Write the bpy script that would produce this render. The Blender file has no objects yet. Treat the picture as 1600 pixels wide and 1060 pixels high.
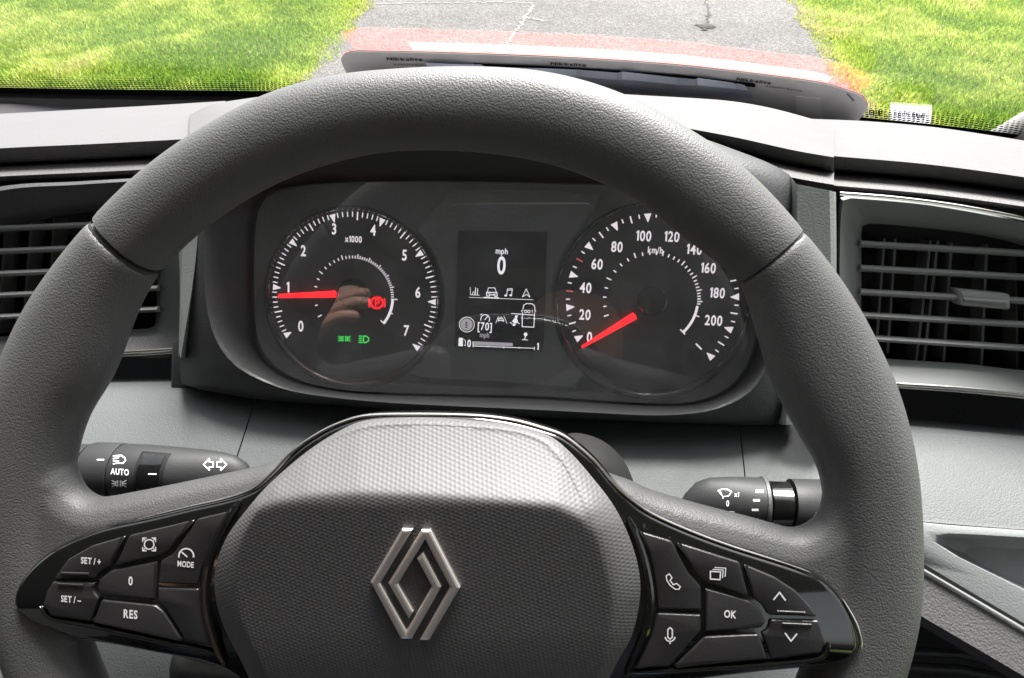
import bpy, math, random
import numpy as np
from mathutils import Vector
from mathutils.geometry import tessellate_polygon
from mathutils.bvhtree import BVHTree
random.seed(5); RNG = np.random.default_rng(5)
SC = bpy.context.scene
COL = SC.collection

# ------------------------------------------------------------------ camera
YAW, PITCH = math.radians(6.0), math.radians(39.0)
FPX = 1155.0                                   # focal length in pixels of a 1600 px wide picture
CAM = np.array([0.0, 0.0, 1.90])
FW = np.array([-math.sin(YAW)*math.cos(PITCH), math.cos(YAW)*math.cos(PITCH), -math.sin(PITCH)])
RT = np.array([math.cos(YAW), math.sin(YAW), 0.0])
UP = np.cross(RT, FW)
cd = bpy.data.cameras.new('camera'); cam = bpy.data.objects.new('camera', cd); COL.objects.link(cam)
cam.location = CAM.tolist()
cam.rotation_euler = (math.pi/2 - PITCH, 0, YAW)
cd.sensor_width = 36; cd.lens = 36*FPX/1600; cd.clip_start = 0.01; cd.clip_end = 2000
SC.camera = cam

# ------------------------------------------------------------------ world, sun, exposure
SUN_EL, SUN_AZ = math.radians(59), math.radians(12)      # azimuth measured from straight ahead, + to the right
w = bpy.data.worlds.new('World'); SC.world = w; w.use_nodes = True
nt = w.node_tree; nt.nodes.clear()
sky = nt.nodes.new('ShaderNodeTexSky'); sky.sky_type = 'NISHITA'; sky.sun_disc = False
sky.sun_elevation = SUN_EL; sky.sun_rotation = SUN_AZ
sky.air_density = 1.0; sky.dust_density = 4.0; sky.ozone_density = 0.6; sky.altitude = 0
hs = nt.nodes.new('ShaderNodeHueSaturation'); hs.inputs['Saturation'].default_value = 0.22
bg = nt.nodes.new('ShaderNodeBackground'); bg.inputs['Strength'].default_value = 0.10
wo = nt.nodes.new('ShaderNodeOutputWorld')
nt.links.new(sky.outputs[0], hs.inputs['Color']); nt.links.new(hs.outputs[0], bg.inputs['Color']); nt.links.new(bg.outputs[0], wo.inputs['Surface'])
sd = bpy.data.lights.new('sun', 'SUN'); sd.energy = 4.3; sd.angle = math.radians(28); sd.color = (1.0, 0.975, 0.955)
sun = bpy.data.objects.new('sun', sd); COL.objects.link(sun)
sdir = Vector((math.sin(SUN_AZ)*math.cos(SUN_EL), math.cos(SUN_AZ)*math.cos(SUN_EL), math.sin(SUN_EL)))
sun.rotation_euler = sdir.to_track_quat('Z', 'Y').to_euler(); sun.location = (-3, 5, 8)
SC.view_settings.view_transform = 'Standard'; SC.view_settings.look = 'None'
SC.view_settings.gamma = 1; SC.view_settings.use_curve_mapping = False
SC.view_settings.exposure = 2.0
SC.cycles.use_denoising = True
SC.cycles.max_bounces = 8; SC.cycles.transparent_max_bounces = 12

# ------------------------------------------------------------------ picture <-> place
def ray(px, py): return FW + (px-800)/FPX*RT - (py-530)/FPX*UP
def DX(px, d0): return d0/(1 + 0.0817*(px-800)/FPX)        # depth of a line running across the vehicle
def G(px, py, d0): return CAM + ray(px, py)*DX(px, d0)
class Frame:
    def __init__(s, px, py, depth, tilt, yaw=0.0):
        t = math.radians(tilt); y = math.radians(yaw)
        s.O = CAM + ray(px, py)*depth
        s.U = np.array([math.cos(y), math.sin(y), 0.0])
        fwd = np.array([-math.sin(y), math.cos(y), 0.0])
        s.V = fwd*math.sin(t) + np.array([0, 0, math.cos(t)])
        s.N = np.cross(s.U, s.V)
    def uv(s, px, py, h=0.0):
        d = ray(px, py); o = s.O + s.N*h - CAM
        k = (o@s.N)/(d@s.N); q = d*k - o
        return np.array([q@s.U, q@s.V])
    def pt(s, uv, h=0.0): return s.O + s.U*uv[0] + s.V*uv[1] + s.N*h
    def P(s, px, py, h=0.0): return s.pt(s.uv(px, py, h), h)
    def poly(s, pts, h=0.0): return [s.uv(x, y, h) for x, y in pts]
    def scale(s, px, py, h=0.0): return np.linalg.norm(s.uv(px+1, py, h) - s.uv(px, py, h))

# ------------------------------------------------------------------ objects
def mesh_obj(name, verts, faces, mat, parent=None, smooth=True, angle=35, uvs=None, kind=None):
    base = np.array(parent.matrix_world.translation if False else root_loc(parent)) if parent is not None else np.zeros(3)
    v = np.asarray(verts, float).reshape(-1, 3) - base
    me = bpy.data.meshes.new(name); me.from_pydata(v.tolist(), [], [list(map(int, f)) for f in faces]); me.update()
    if uvs is not None:
        ul = me.uv_layers.new(name='UVMap'); li = np.empty(len(me.loops), int); me.loops.foreach_get('vertex_index', li)
        ul.data.foreach_set('uv', np.asarray(uvs, np.float32)[li].ravel())
    if smooth:
        me.polygons.foreach_set('use_smooth', [True]*len(me.polygons))
        try: me.set_sharp_from_angle(angle=math.radians(angle))
        except Exception: pass
    me.materials.append(mat)
    o = bpy.data.objects.new(name, me); COL.objects.link(o)
    if parent is not None: o.parent = parent
    if kind: o['kind'] = kind
    return o
LOC = {}
def root_loc(p):
    while p.parent is not None: p = p.parent
    return LOC.get(p.name, (0, 0, 0))
def thing(name, loc, label, cat, group=None):
    o = bpy.data.objects.new(name, None); COL.objects.link(o); o.location = tuple(map(float, loc)); o.empty_display_size = 0.05
    LOC[o.name] = tuple(map(float, loc)); o['label'] = label; o['category'] = cat
    if group: o['group'] = group
    return o

# ------------------------------------------------------------------ curve helpers
def catmull(pts, n, closed=False):
    P = [np.asarray(p, float) for p in pts]; m = len(P); out = []
    segs = m if closed else m-1
    for i in range(segs):
        if closed: a, b, c, d = P[(i-1) % m], P[i], P[(i+1) % m], P[(i+2) % m]
        else: a, b, c, d = P[max(i-1, 0)], P[i], P[i+1], P[min(i+2, m-1)]
        t1, t2 = (c-a)/2, (d-b)/2
        lc = np.linalg.norm(c-b)                            # limit overshoot on uneven spacing
        for t_ in (t1, t2):
            L = np.linalg.norm(t_)
            if L > lc and L > 0: t_ *= lc/L
        for k in range(n):
            t = k/n
            out.append((2*t**3-3*t**2+1)*b + (t**3-2*t**2+t)*t1 + (-2*t**3+3*t**2)*c + (t**3-t**2)*t2)
    if not closed: out.append(P[-1])
    return out
def fillet(pts, r, seg=4):
    P = [np.asarray(p, float) for p in pts]; m = len(P); out = []
    for i in range(m):
        a, b, c = P[i-1], P[i], P[(i+1) % m]
        rr = r[i] if isinstance(r, (list, tuple)) else r
        d1, d2 = a-b, c-b; l1, l2 = np.linalg.norm(d1), np.linalg.norm(d2)
        k = min(rr, l1*.45, l2*.45); p, q = b+d1/l1*k, b+d2/l2*k
        for j in range(seg+1):
            t = j/seg; out.append((1-t)**2*p + 2*t*(1-t)*b + t*t*q)
    return out
def area(P): 
    P = np.asarray(P); x, y = P[:, 0], P[:, 1]; return .5*np.sum(x*np.roll(y, -1) - np.roll(x, -1)*y)
def ccw(P): return list(P) if area(P) > 0 else list(P)[::-1]
def offset(P, d):
    P = np.asarray(P, float); a = P - np.roll(P, 1, 0); b = np.roll(P, -1, 0) - P
    na = np.c_[a[:, 1], -a[:, 0]]; nb = np.c_[b[:, 1], -b[:, 0]]
    na /= np.linalg.norm(na, axis=1)[:, None]+1e-12; nb /= np.linalg.norm(nb, axis=1)[:, None]+1e-12
    n = na+nb; n /= np.linalg.norm(n, axis=1)[:, None]+1e-12
    c = np.clip((n*na).sum(1), .45, 1)[:, None]
    return P + n/c*d
def slab(name, fr, P, levels, mat, parent, base=True, angle=35, smooth=True, hfun=None):
    """closed outline P (plane coordinates); levels = [(outward offset, height)...] from back to front"""
    P = ccw(P); n = len(P); V = []; UV = []; F = []
    for off, h in levels:
        Q = offset(P, off) if off else np.asarray(P)
        for q in Q: V.append(fr.pt(q, h + (hfun(q) if hfun else 0))); UV.append(q)
    for k in range(len(levels)-1):
        for i in range(n):
            j = (i+1) % n; F.append((k*n+i, k*n+j, (k+1)*n+j, (k+1)*n+i))
    def cap(k, flip):
        Q = [Vector((UV[k*n+i][0], UV[k*n+i][1], 0)) for i in range(n)]
        for t in tessellate_polygon([Q]):
            a, b, c = t
            s = (Q[b]-Q[a]).cross(Q[c]-Q[a]).z
            if abs(s) < 1e-14: continue
            tri = (a, b, c) if s > 0 else (c, b, a)
            if flip: tri = tri[::-1]
            F.append(tuple(k*n+x for x in tri))
    cap(len(levels)-1, False)
    if base: cap(0, True)
    return mesh_obj(name, V, F, mat, parent, smooth, angle, UV)
def loft(rows, closed_u=False, closed_v=False):
    n = len(rows[0]); V = [p for r in rows for p in r]; F = []; m = len(rows)
    for k in range(m if closed_v else m-1):
        for i in range(n if closed_u else n-1):
            j = (i+1) % n; k2 = (k+1) % m
            F.append((k*n+i, k2*n+i, k2*n+j, k*n+j))
    return V, F
def loft_obj(name, rows, mat, parent, cu=False, cv=False, angle=35, flip=False, kind=None):
    V, F = loft(rows, cu, cv)
    if flip: F = [f[::-1] for f in F]
    return mesh_obj(name, V, F, mat, parent, True, angle, kind=kind)
def row_px(pts, d0, n=6):
    """a line across the dashboard: pixel way points and its distance ahead"""
    if not isinstance(d0, (list, tuple)): d0 = [d0]*len(pts)
    q = catmull([(x, y, d) for (x, y), d in zip(pts, d0)], n)
    return [G(a[0], a[1], a[2]) for a in q]
def interp_row(pts, xs):
    """pts (x,y[,d]) → smooth y(x) sampled at xs"""
    q = np.array(catmull([p for p in pts], 10)); return np.interp(xs, q[:, 0], q[:, 1])
def dash_loft(name, xs, lines, mat, parent, **k):
    """lines = [(way points, distance or (x,d) list)], rear to front"""
    rows = []
    for pts, d in lines:
        ys = interp_row(pts, xs)
        ds = np.full(len(xs), d) if not isinstance(d, list) else np.interp(xs, [a for a, _ in d], [b for _, b in d])
        rows.append([G(x, y, dd) for x, y, dd in zip(xs, ys, ds)])
    return loft_obj(name, rows, mat, parent, **k)
def tube(name, pts, r, mat, parent, seg=8, closed=False, kind=None):
    P = [np.asarray(p, float) for p in pts]; n = len(P); rows = []
    R = r if isinstance(r, (list, tuple)) else [r]*n
    prev = None
    for i in range(n):
        if closed: t = P[(i+1) % n]-P[i-1]
        else: t = P[min(i+1, n-1)]-P[max(i-1, 0)]
        t = t/np.linalg.norm(t)
        a = prev - t*(prev@t) if prev is not None else np.cross(t, [0.13, 0.3, 1.0])
        a = a/np.linalg.norm(a); prev = a; b = np.cross(t, a)
        rows.append([P[i] + R[i]*(math.cos(2*math.pi*k/seg)*a + math.sin(2*math.pi*k/seg)*b) for k in range(seg)])
    V, F = loft(rows, True, closed)
    if not closed: F.append(tuple(range(seg))); F.append(tuple(range((n-1)*seg, n*seg))[::-1])
    return mesh_obj(name, V, F, mat, parent, kind=kind)
def box(name, c, s, mat, parent=None, ax=None, bevel=0.0):
    ax = ax or (np.array([1., 0, 0]), np.array([0, 1., 0]), np.array([0, 0, 1.])); c = np.asarray(c, float)
    lv = [(-1, 1-bevel), (-(1-bevel), 1), ((1-bevel), 1), (1, 1-bevel)] if bevel else [(-1, 1), (1, 1)]
    V = []
    for z, k in lv:
        for x, y in ((-1, -1), (1, -1), (1, 1), (-1, 1)): V.append(c + ax[0]*x*k*s[0]/2 + ax[1]*y*k*s[1]/2 + ax[2]*z*s[2]/2)
    F = [(3, 2, 1, 0)]; m = len(lv)
    for q in range(m-1):
        for i in range(4):
            j = (i+1) % 4; F.append((q*4+i, q*4+j, q*4+4+j, q*4+4+i))
    F.append(tuple((m-1)*4+i for i in range(4)))
    return mesh_obj(name, V, F, mat, parent, smooth=False)

# ------------------------------------------------------------------ materials
def newmat(name):
    m = bpy.data.materials.new(name); m.use_nodes = True; t = m.node_tree
    return m, t, t.nodes['Principled BSDF']
def N(t, k, **kw):
    n = t.nodes.new(k)
    for a, b in kw.items():
        if a.startswith('_'): setattr(n, a[1:], b)
        else: n.inputs[a.replace('~', ' ')].default_value = b
    return n
def plastic(name, col, rough=.5, grain=0, depth=.0003, spec=.5, var=.06, coat=0, dust_haze=0.0, pebble=False):
    m, t, b = newmat(name); L = t.links
    tc = N(t, 'ShaderNodeTexCoord')
    b.inputs['Roughness'].default_value = rough; b.inputs['Specular IOR Level'].default_value = spec
    if coat: b.inputs['Coat Weight'].default_value = coat; b.inputs['Coat Roughness'].default_value = .04
    ns = N(t, 'ShaderNodeTexNoise', Scale=35.0, Detail=6.0, Roughness=.65); L.new(tc.outputs['Object'], ns.inputs['Vector'])
    mx = N(t, 'ShaderNodeMix', _data_type='RGBA'); c = np.array(col)
    mx.inputs[6].default_value = (*(c*(1-var)), 1); mx.inputs[7].default_value = (*(c*(1+var)), 1)
    L.new(ns.outputs['Fac'], mx.inputs[0]); colout = mx.outputs[2]
    if dust_haze:
        sp = N(t, 'ShaderNodeTexNoise', Scale=420.0, Detail=3.0, Roughness=.8); L.new(tc.outputs['Object'], sp.inputs['Vector'])
        rp = N(t, 'ShaderNodeMapRange'); rp.inputs['From Min'].default_value = .66; rp.inputs['From Max'].default_value = .8; rp.inputs['To Max'].default_value = dust_haze
        L.new(sp.outputs['Fac'], rp.inputs['Value'])
        m2 = N(t, 'ShaderNodeMix', _data_type='RGBA'); m2.inputs[7].default_value = (.45, .43, .4, 1)
        L.new(rp.outputs[0], m2.inputs[0]); L.new(colout, m2.inputs[6]); colout = m2.outputs[2]
    L.new(colout, b.inputs['Base Color'])
    rr = N(t, 'ShaderNodeMapRange'); rr.inputs['To Min'].default_value = rough*.85; rr.inputs['To Max'].default_value = min(1, rough*1.15)
    L.new(ns.outputs['Fac'], rr.inputs['Value']); L.new(rr.outputs[0], b.inputs['Roughness'])
    if grain:
        # leather: distorted cells with rounded tops, broken up by finer noise
        dn = N(t, 'ShaderNodeTexNoise', Scale=grain*.35, Detail=2.0); L.new(tc.outputs['Object'], dn.inputs['Vector'])
        ma = N(t, 'ShaderNodeVectorMath', _operation='MULTIPLY_ADD'); ma.inputs[1].default_value = (.9/grain,)*3
        L.new(dn.outputs['Color'], ma.inputs[0]); L.new(tc.outputs['Object'], ma.inputs[2])
        vo = N(t, 'ShaderNodeTexVoronoi', _feature='SMOOTH_F1', Scale=float(grain)); vo.inputs['Smoothness'].default_value = .35
        L.new(ma.outputs[0], vo.inputs['Vector'])
        n2 = N(t, 'ShaderNodeTexNoise', Scale=grain*1.6, Detail=3.0, Roughness=.6); L.new(tc.outputs['Object'], n2.inputs['Vector'])
        cb = N(t, 'ShaderNodeMath', _operation='MULTIPLY_ADD'); cb.inputs[1].default_value = -.45 if not pebble else -.25
        L.new(n2.outputs['Fac'], cb.inputs[0]); L.new(vo.outputs['Distance'], cb.inputs[2])
        bp = N(t, 'ShaderNodeBump', Strength=1.0, Distance=depth); bp.invert = True
        L.new(cb.outputs[0], bp.inputs['Height']); L.new(bp.outputs['Normal'], b.inputs['Normal'])
    return m
def weave(name, col, k, depth, rough=.45):
    """moulded hexagonal emboss, in the plane coordinates of the part"""
    m, t, b = newmat(name); L = t.links; uv = N(t, 'ShaderNodeUVMap')
    b.inputs['Base Color'].default_value = (*col, 1); b.inputs['Roughness'].default_value = rough
    prev = None
    for a in (10, 70, 130):
        d = N(t, 'ShaderNodeVectorMath', _operation='DOT_PRODUCT'); d.inputs[1].default_value = (math.cos(math.radians(a))*k, math.sin(math.radians(a))*k*1.25, 0)
        L.new(uv.outputs[0], d.inputs[0]); s = N(t, 'ShaderNodeMath', _operation='COSINE'); L.new(d.outputs['Value'], s.inputs[0])
        if prev is None: prev = s
        else:
            q = N(t, 'ShaderNodeMath', _operation='ADD'); L.new(prev.outputs[0], q.inputs[0]); L.new(s.outputs[0], q.inputs[1]); prev = q
    tc = N(t, 'ShaderNodeTexCoord'); n2 = N(t, 'ShaderNodeTexNoise', Scale=900.0, Detail=3.0); L.new(tc.outputs['Object'], n2.inputs['Vector'])
    q = N(t, 'ShaderNodeMath', _operation='MULTIPLY_ADD'); q.inputs[1].default_value = 2.2; L.new(n2.outputs['Fac'], q.inputs[0]); L.new(prev.outputs[0], q.inputs[2])
    bp = N(t, 'ShaderNodeBump', Strength=1.0, Distance=depth); L.new(q.outputs[0], bp.inputs['Height']); L.new(bp.outputs['Normal'], b.inputs['Normal'])
    return m
def emis(name, col, s):
    m, t, b = newmat(name); b.inputs['Base Color'].default_value = (*[c*.3 for c in col], 1)
    b.inputs['Emission Color'].default_value = (*col, 1); b.inputs['Emission Strength'].default_value = s; b.inputs['Roughness'].default_value = .5
    return m
def glassy(name, tint=(1, 1, 1), f0=.04, rough=0.0, k=1.0, dust_haze=0.0):
    """a thin pane: clear, with the mirror strength of both of its faces together"""
    m, t, b = newmat(name); t.nodes.remove(b); out = t.nodes['Material Output']; L = t.links
    tr = N(t, 'ShaderNodeBsdfTransparent'); tr.inputs[0].default_value = (*tint, 1)
    gl = N(t, 'ShaderNodeBsdfGlossy'); gl.inputs['Roughness'].default_value = rough
    ge = N(t, 'ShaderNodeNewGeometry'); d = N(t, 'ShaderNodeVectorMath', _operation='DOT_PRODUCT'); L.new(ge.outputs['Incoming'], d.inputs[0]); L.new(ge.outputs['Normal'], d.inputs[1])
    def mth(op, x, y=None, z=None):
        q = N(t, 'ShaderNodeMath', _operation=op)
        for i, v in enumerate((x, y, z)):
            if v is None: continue
            if isinstance(v, (int, float)): q.inputs[i].default_value = v
            else: L.new(v, q.inputs[i])
        return q.outputs[0]
    c = mth('ABSOLUTE', d.outputs['Value']); p = mth('POWER', mth('SUBTRACT', 1.0, c), 5.0); F = mth('MULTIPLY_ADD', p, 1-f0, f0)
    R = mth('MULTIPLY', mth('DIVIDE', mth('MULTIPLY', F, 2.0), mth('ADD', F, 1.0)), k)
    mx = N(t, 'ShaderNodeMixShader')
    L.new(R, mx.inputs[0]); L.new(tr.outputs[0], mx.inputs[1]); L.new(gl.outputs[0], mx.inputs[2]); L.new(mx.outputs[0], out.inputs['Surface'])
    if dust_haze:                                   # uneven diffuse veil imitating haze, lifts the dark dials behind it
        df = N(t, 'ShaderNodeBsdfDiffuse'); df.inputs[0].default_value = (.5, .5, .5, 1); tc = N(t, 'ShaderNodeTexCoord'); n1 = N(t, 'ShaderNodeTexNoise', Scale=28.0, Detail=8.0, Roughness=.75); L.new(tc.outputs['Object'], n1.inputs['Vector'])
        r1 = N(t, 'ShaderNodeMapRange'); r1.inputs['From Min'].default_value = .3; r1.inputs['From Max'].default_value = .8; r1.inputs['To Min'].default_value = dust_haze*.35; r1.inputs['To Max'].default_value = dust_haze*1.6; L.new(n1.outputs['Fac'], r1.inputs['Value'])
        m2 = N(t, 'ShaderNodeMixShader'); L.new(r1.outputs[0], m2.inputs[0]); L.new(mx.outputs[0], m2.inputs[1]); L.new(df.outputs[0], m2.inputs[2]); L.new(m2.outputs[0], out.inputs['Surface'])
    return m
M = {}
M['leather'] = plastic('wheel_leather', (.086, .085, .086), .50, 1300, .00014, .45)
M['dash'] = plastic('dash_top_plastic', (.085, .082, .087), .62, 1300, .00010, .45, dust_haze=.3)
M['tray'] = plastic('tray_plastic', (.17, .18, .18), .5, 1100, .00008, .5)
M['dashface'] = plastic('dash_face_plastic', (.075, .073, .074), .6, 900, .00024, .45)
M['lower'] = plastic('lower_dash_plastic', (.074, .079, .080), .6, 1100, .00013, .45, dust_haze=.25)
M['dark'] = plastic('dark_plastic', (.036, .036, .037), .5, 800, .00012, .45, dust_haze=.12)
M['mid'] = plastic('mid_grey_plastic', (.055, .057, .056), .5, 800, .00012, .45, dust_haze=.1)
M['column'] = plastic('pillar_plastic', (.24, .255, .243), .5, 900, .0001, .45)
M['face'] = plastic('cluster_face', (.115, .120, .116), .5, 1400, .0001, .4, dust_haze=.1)
M['dial'] = plastic('dial_black', (.045, .045, .047), .35)
M['gloss'] = plastic('gloss_black', (.006, .006, .006), .07, spec=.6, coat=.5, dust_haze=.15)
M['button'] = plastic('button_plastic', (.020, .019, .020), .38, 2200, .00005, .5)
M['weave'] = weave('airbag_emboss', (.080, .077, .079), 3900, .000020, .55)
M['chrome'] = plastic('satin_chrome', (.78, .70, .66), .34); M['chrome'].node_tree.nodes['Principled BSDF'].inputs['Metallic'].default_value = .8
M['silver'] = plastic('silver_trim', (.62, .60, .58), .25); M['silver'].node_tree.nodes['Principled BSDF'].inputs['Metallic'].default_value = 1
M['slat'] = plastic('vent_slat', (.20, .20, .20), .35, spec=.6)
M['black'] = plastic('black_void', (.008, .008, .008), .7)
M['white'] = plastic('white_print', (.80, .79, .80), .6)
M['pwhite'] = emis('lit_print', (.95, .88, .92), .27)
M['swhite'] = emis('screen_white', (.95, .93, .97), .29)
M['sgrey'] = emis('screen_grey', (.6, .58, .62), .16)
M['screen'] = plastic('screen_black', (.006, .006, .006), .25)
M['red'] = emis('needle_red', (1, .012, .02), .55)
M['redtick'] = emis('red_tick', (.8, .15, .12), .2)
M['redlamp'] = emis('lamp_red', (1, .01, .03), .5)
M['redhalo'] = emis('lamp_red_dark', (.5, .0, .01), .12)
M['green'] = emis('lamp_green', (.05, .75, .10), .35)
M['glass'] = glassy('windscreen_glass', (.97, .985, .97), k=.72)
M['lens'] = glassy('lens_plastic', (.96, .96, .96), .04, .012, .7, .10)
M['roof'] = plastic('headlining', (.16, .155, .15), .9)
M['cabdark'] = plastic('cabin_dark_trim', (.06, .06, .06), .8)
M['ventgrey'] = plastic('vent_bezel_grey', (.14, .147, .142), .45, spec=.5)
M['trimgrey'] = plastic('pillar_trim', (.30, .295, .29), .7)
M['shroud'] = plastic('shroud_black', (.012, .012, .012), .7, spec=.2)
M['frit'] = plastic('frit_black', (.005, .005, .005), .6, spec=.15)

# ------------------------------------------------------------------ text and icons
_font_cache = {}
def text_pts(s, bold=.012, sx=.8):
    """letters set side by side; the figure one gets its flag"""
    key = (s, bold, sx)
    if key in _font_cache: return _font_cache[key]
    x = 0; VV = []; FF = []
    for ch in s:
        if ch == ' ': x += .20; continue
        if ch == '1':
            t = .055+bold; P = [(.17-t, 0), (.17+t, 0), (.17+t, .70), (.17-t*.6, .70), (.0, .60), (.0, .60-.13), (.17-t, .55)]
            V = np.array([(a, b, 0) for a, b in P]); F = [(0, 1, 2, 6), (6, 2, 3, 4), (6, 4, 5)]
        else: V, F = glyph(ch, bold)
        V = V.copy(); w_ = V[:, 0].max()-V[:, 0].min(); V[:, 0] += x-V[:, 0].min(); n = sum(len(a) for a in VV)
        VV.append(V); FF += [tuple(i+n for i in f) for f in F]; x += w_+.085
    V = np.concatenate(VV); V[:, 0] *= sx; lo, hi = V[:, :2].min(0), V[:, :2].max(0); V[:, :2] -= (lo+hi)/2
    _font_cache[key] = (V/.70, FF); return _font_cache[key]
_gl = {}
def glyph(s, bold):
    if (s, bold) in _gl: return _gl[(s, bold)]
    cu = bpy.data.curves.new('t', 'FONT'); cu.body = s; cu.align_x = 'LEFT'; cu.resolution_u = 3; cu.offset = bold; cu.size = 1
    o = bpy.data.objects.new('t', cu); COL.objects.link(o); dg = bpy.context.evaluated_depsgraph_get()
    me = bpy.data.meshes.new_from_object(o.evaluated_get(dg))
    V = np.array([v.co[:] for v in me.vertices]); F = [tuple(p.vertices) for p in me.polygons]
    bpy.data.objects.remove(o); bpy.data.curves.remove(cu); bpy.data.meshes.remove(me)
    _gl[(s, bold)] = (V, F); return V, F
def text(name, fr, s, px, py, hpx, h, mat, parent, bold=.012, sx=.8, rot=0, flip=False, shear=0):
    """flat print; hpx = height of a capital in pixels of the photograph"""
    V, F = text_pts(s, bold, sx); sc = fr.scale(px, py, h)*hpx; c = fr.uv(px, py, h); a = math.radians(rot)
    R = np.array([[math.cos(a), -math.sin(a)], [math.sin(a), math.cos(a)]])
    W = V[:, :2].copy()
    if flip: W[:, 0] *= -1
    Q = (W*sc)@R.T + c
    return mesh_obj(name, [fr.pt(q, h) for q in Q], F, mat, parent, smooth=False)
class Ink:
    """flat print built of strokes, arcs and filled outlines (pixels), one mesh"""
    def __init__(s, fr, h, ox=0, oy=0, k=1.0, rot=0):
        s.fr, s.h, s.ox, s.oy, s.k = fr, h, ox, oy, k; s.V = []; s.F = []; s.c, s.s = math.cos(math.radians(rot)), math.sin(math.radians(rot))
    def p(s, x, y):
        x, y = x*s.k, y*s.k; return (s.ox + x*s.c - y*s.s, s.oy + x*s.s + y*s.c)
    def quad(s, pts):
        n = len(s.V)
        P = [s.p(*q) for q in pts]
        if area(P) > 0: P = P[::-1]
        for q in P: s.V.append(s.fr.P(q[0], q[1], s.h))
        s.F.append(tuple(range(n, n+len(pts))))
    def line(s, pts, w, closed=False):
        pts = [np.array(p, float) for p in pts]
        if closed: pts = pts+[pts[0]]
        for a, b in zip(pts[:-1], pts[1:]):
            d = b-a; l = np.linalg.norm(d)
            if l == 0: continue
            d /= l; n = np.array([-d[1], d[0]])*w/2; e = d*w*.35
            s.quad([a-e+n, b+e+n, b+e-n, a-e-n]); s.h += 2e-6
        return s
    def arc(s, cx, cy, r, a0, a1, w, n=16, ry=None):
        ry = ry or r
        P = []
        for k in range(n+1):
            a = math.radians(a0+(a1-a0)*k/n); P.append((cx+r*math.cos(a), cy-ry*math.sin(a)))
        for k in range(n):
            a, b = math.radians(a0+(a1-a0)*k/n), math.radians(a0+(a1-a0)*(k+1)/n)
            f = lambda q, o: (cx+(r+o)*math.cos(q), cy-(ry+o)*math.sin(q))
            s.quad([f(a, w/2), f(b, w/2), f(b, -w/2), f(a, -w/2)])
        return s
    def disc(s, cx, cy, r, n=18, ry=None): s.quad([(cx+r*math.cos(2*math.pi*k/n), cy-(ry or r)*math.sin(2*math.pi*k/n)) for k in range(n)]); return s
    def fill(s, pts):
        Q = [Vector((x, y, 0)) for x, y in pts]
        for t in tessellate_polygon([Q]): s.quad([pts[i] for i in t])
        return s
    def done(s, name, mat, parent): return mesh_obj(name, s.V, s.F, mat, parent, smooth=False)
# ================================================================== STEERING WHEEL
WF = Frame(668, 852, .30, 35)
wheel = thing('steering_wheel', WF.pt((0, -.19), -.01), 'dark grey leather steering wheel with gloss black spoke trim and a diamond emblem', 'steering wheel')
def polar(pts, h=0):
    Q = np.array([WF.uv(x, y, h) for x, y in pts]); return np.degrees(np.arctan2(Q[:, 1], Q[:, 0])), np.hypot(Q[:, 0], Q[:, 1])
outer_px = [(1433,957),(1437,862),(1435,798),(1418,670),(1395,593),(1369,537),(1346,491),(1293,412),(1250,360),(1155,258),(1060,195),(978,151),(900,125),(840,113),(780,109),(700,108),(620,112),(520,122),(431,146),(340,192),(204,292),(150,348),(92,417),(53,472),(26,525),(0,591)]
inner_px = [(1288,795),(1285,740),(1255,693),(1225,640),(1200,590),(1196,567),(1180,515),(1170,475),(1160,440),(1120,410),(1061,366),(1009,321),(928,280),(860,256),(800,244),(737,237),(663,234),(588,238),(520,253),(430,285),(319,353),(238,430),(211,480),(193,530),(180,572),(158,615),(137,640),(115,700),(108,745)]
R0 = .1917
to, ro = polar(outer_px); ti, ri = polar(inner_px)
ro = np.r_[[R0]*6, ro, [R0]*5]; to = np.r_[[-90, -75, -60, -45, -30, -16], to, [195, 210, 230, 250, 269]]
ri = np.r_[[R0-.036]*5, ri, [R0-.036]*4]; ti = np.r_[[-90, -70, -50, -30, -14], ti, [200, 220, 245, 269]]
def smooth_r(t, r):
    o = np.argsort(t); t, r = t[o], r[o]; th = np.arange(-90, 270, 1.5)
    rr = np.interp(th, t, r)
    for _ in range(3): rr = (np.roll(rr, 1)+2*rr+np.roll(rr, -1))/4
    return th, rr
TH, RO = smooth_r(to, ro); _, RI = smooth_r(ti, ri)
def rim_rows(a0, a1, step=1.2, seg=40, b=.0145, shrink=True):
    A = np.arange(a0, a1+1e-6, step); rows = []
    lst = []
    if shrink: lst = [(A[0], .6), (A[0], .95), (A[0]+.12, .988)]
    body = [(a, 1.0) for a in (A[1:-1] if shrink else A)]
    if shrink: lst = lst+body+[(A[-1]-.12, .988), (A[-1], .95), (A[-1], .6)]
    else: lst = body
    for a, k in lst:
        o = np.interp((a+90) % 360-90, TH, RO); i = np.interp((a+90) % 360-90, TH, RI); c = (o+i)/2; ha = (o-i)/2*k; hb = b*k
        r = []
        for q in range(seg):
            f = 2*math.pi*q/seg; cs, sn = math.cos(f), math.sin(f)
            e = .86
            x = ha*math.copysign(abs(cs)**e, cs); z = hb*math.copysign(abs(sn)**e, sn)
            ar = math.radians(a); r.append(WF.pt(((c+x)*math.cos(ar), (c+x)*math.sin(ar)), z))
        rows.append(r)
    return rows
def capped(rows):
    V, F = loft(rows, True, False); n = len(rows[0]); m = len(rows)
    F = list(F); F.append(tuple(range(n))[::-1]); F.append(tuple(range((m-1)*n, m*n)))
    return V, F
SEAM_R, SEAM_L = 40.3, 136.9
_a = WF.uv(197, 390); SEAM_L = math.degrees(math.atan2(_a[1], _a[0])); _a = WF.uv(1206, 400); SEAM_R = math.degrees(math.atan2(_a[1], _a[0]))
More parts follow.
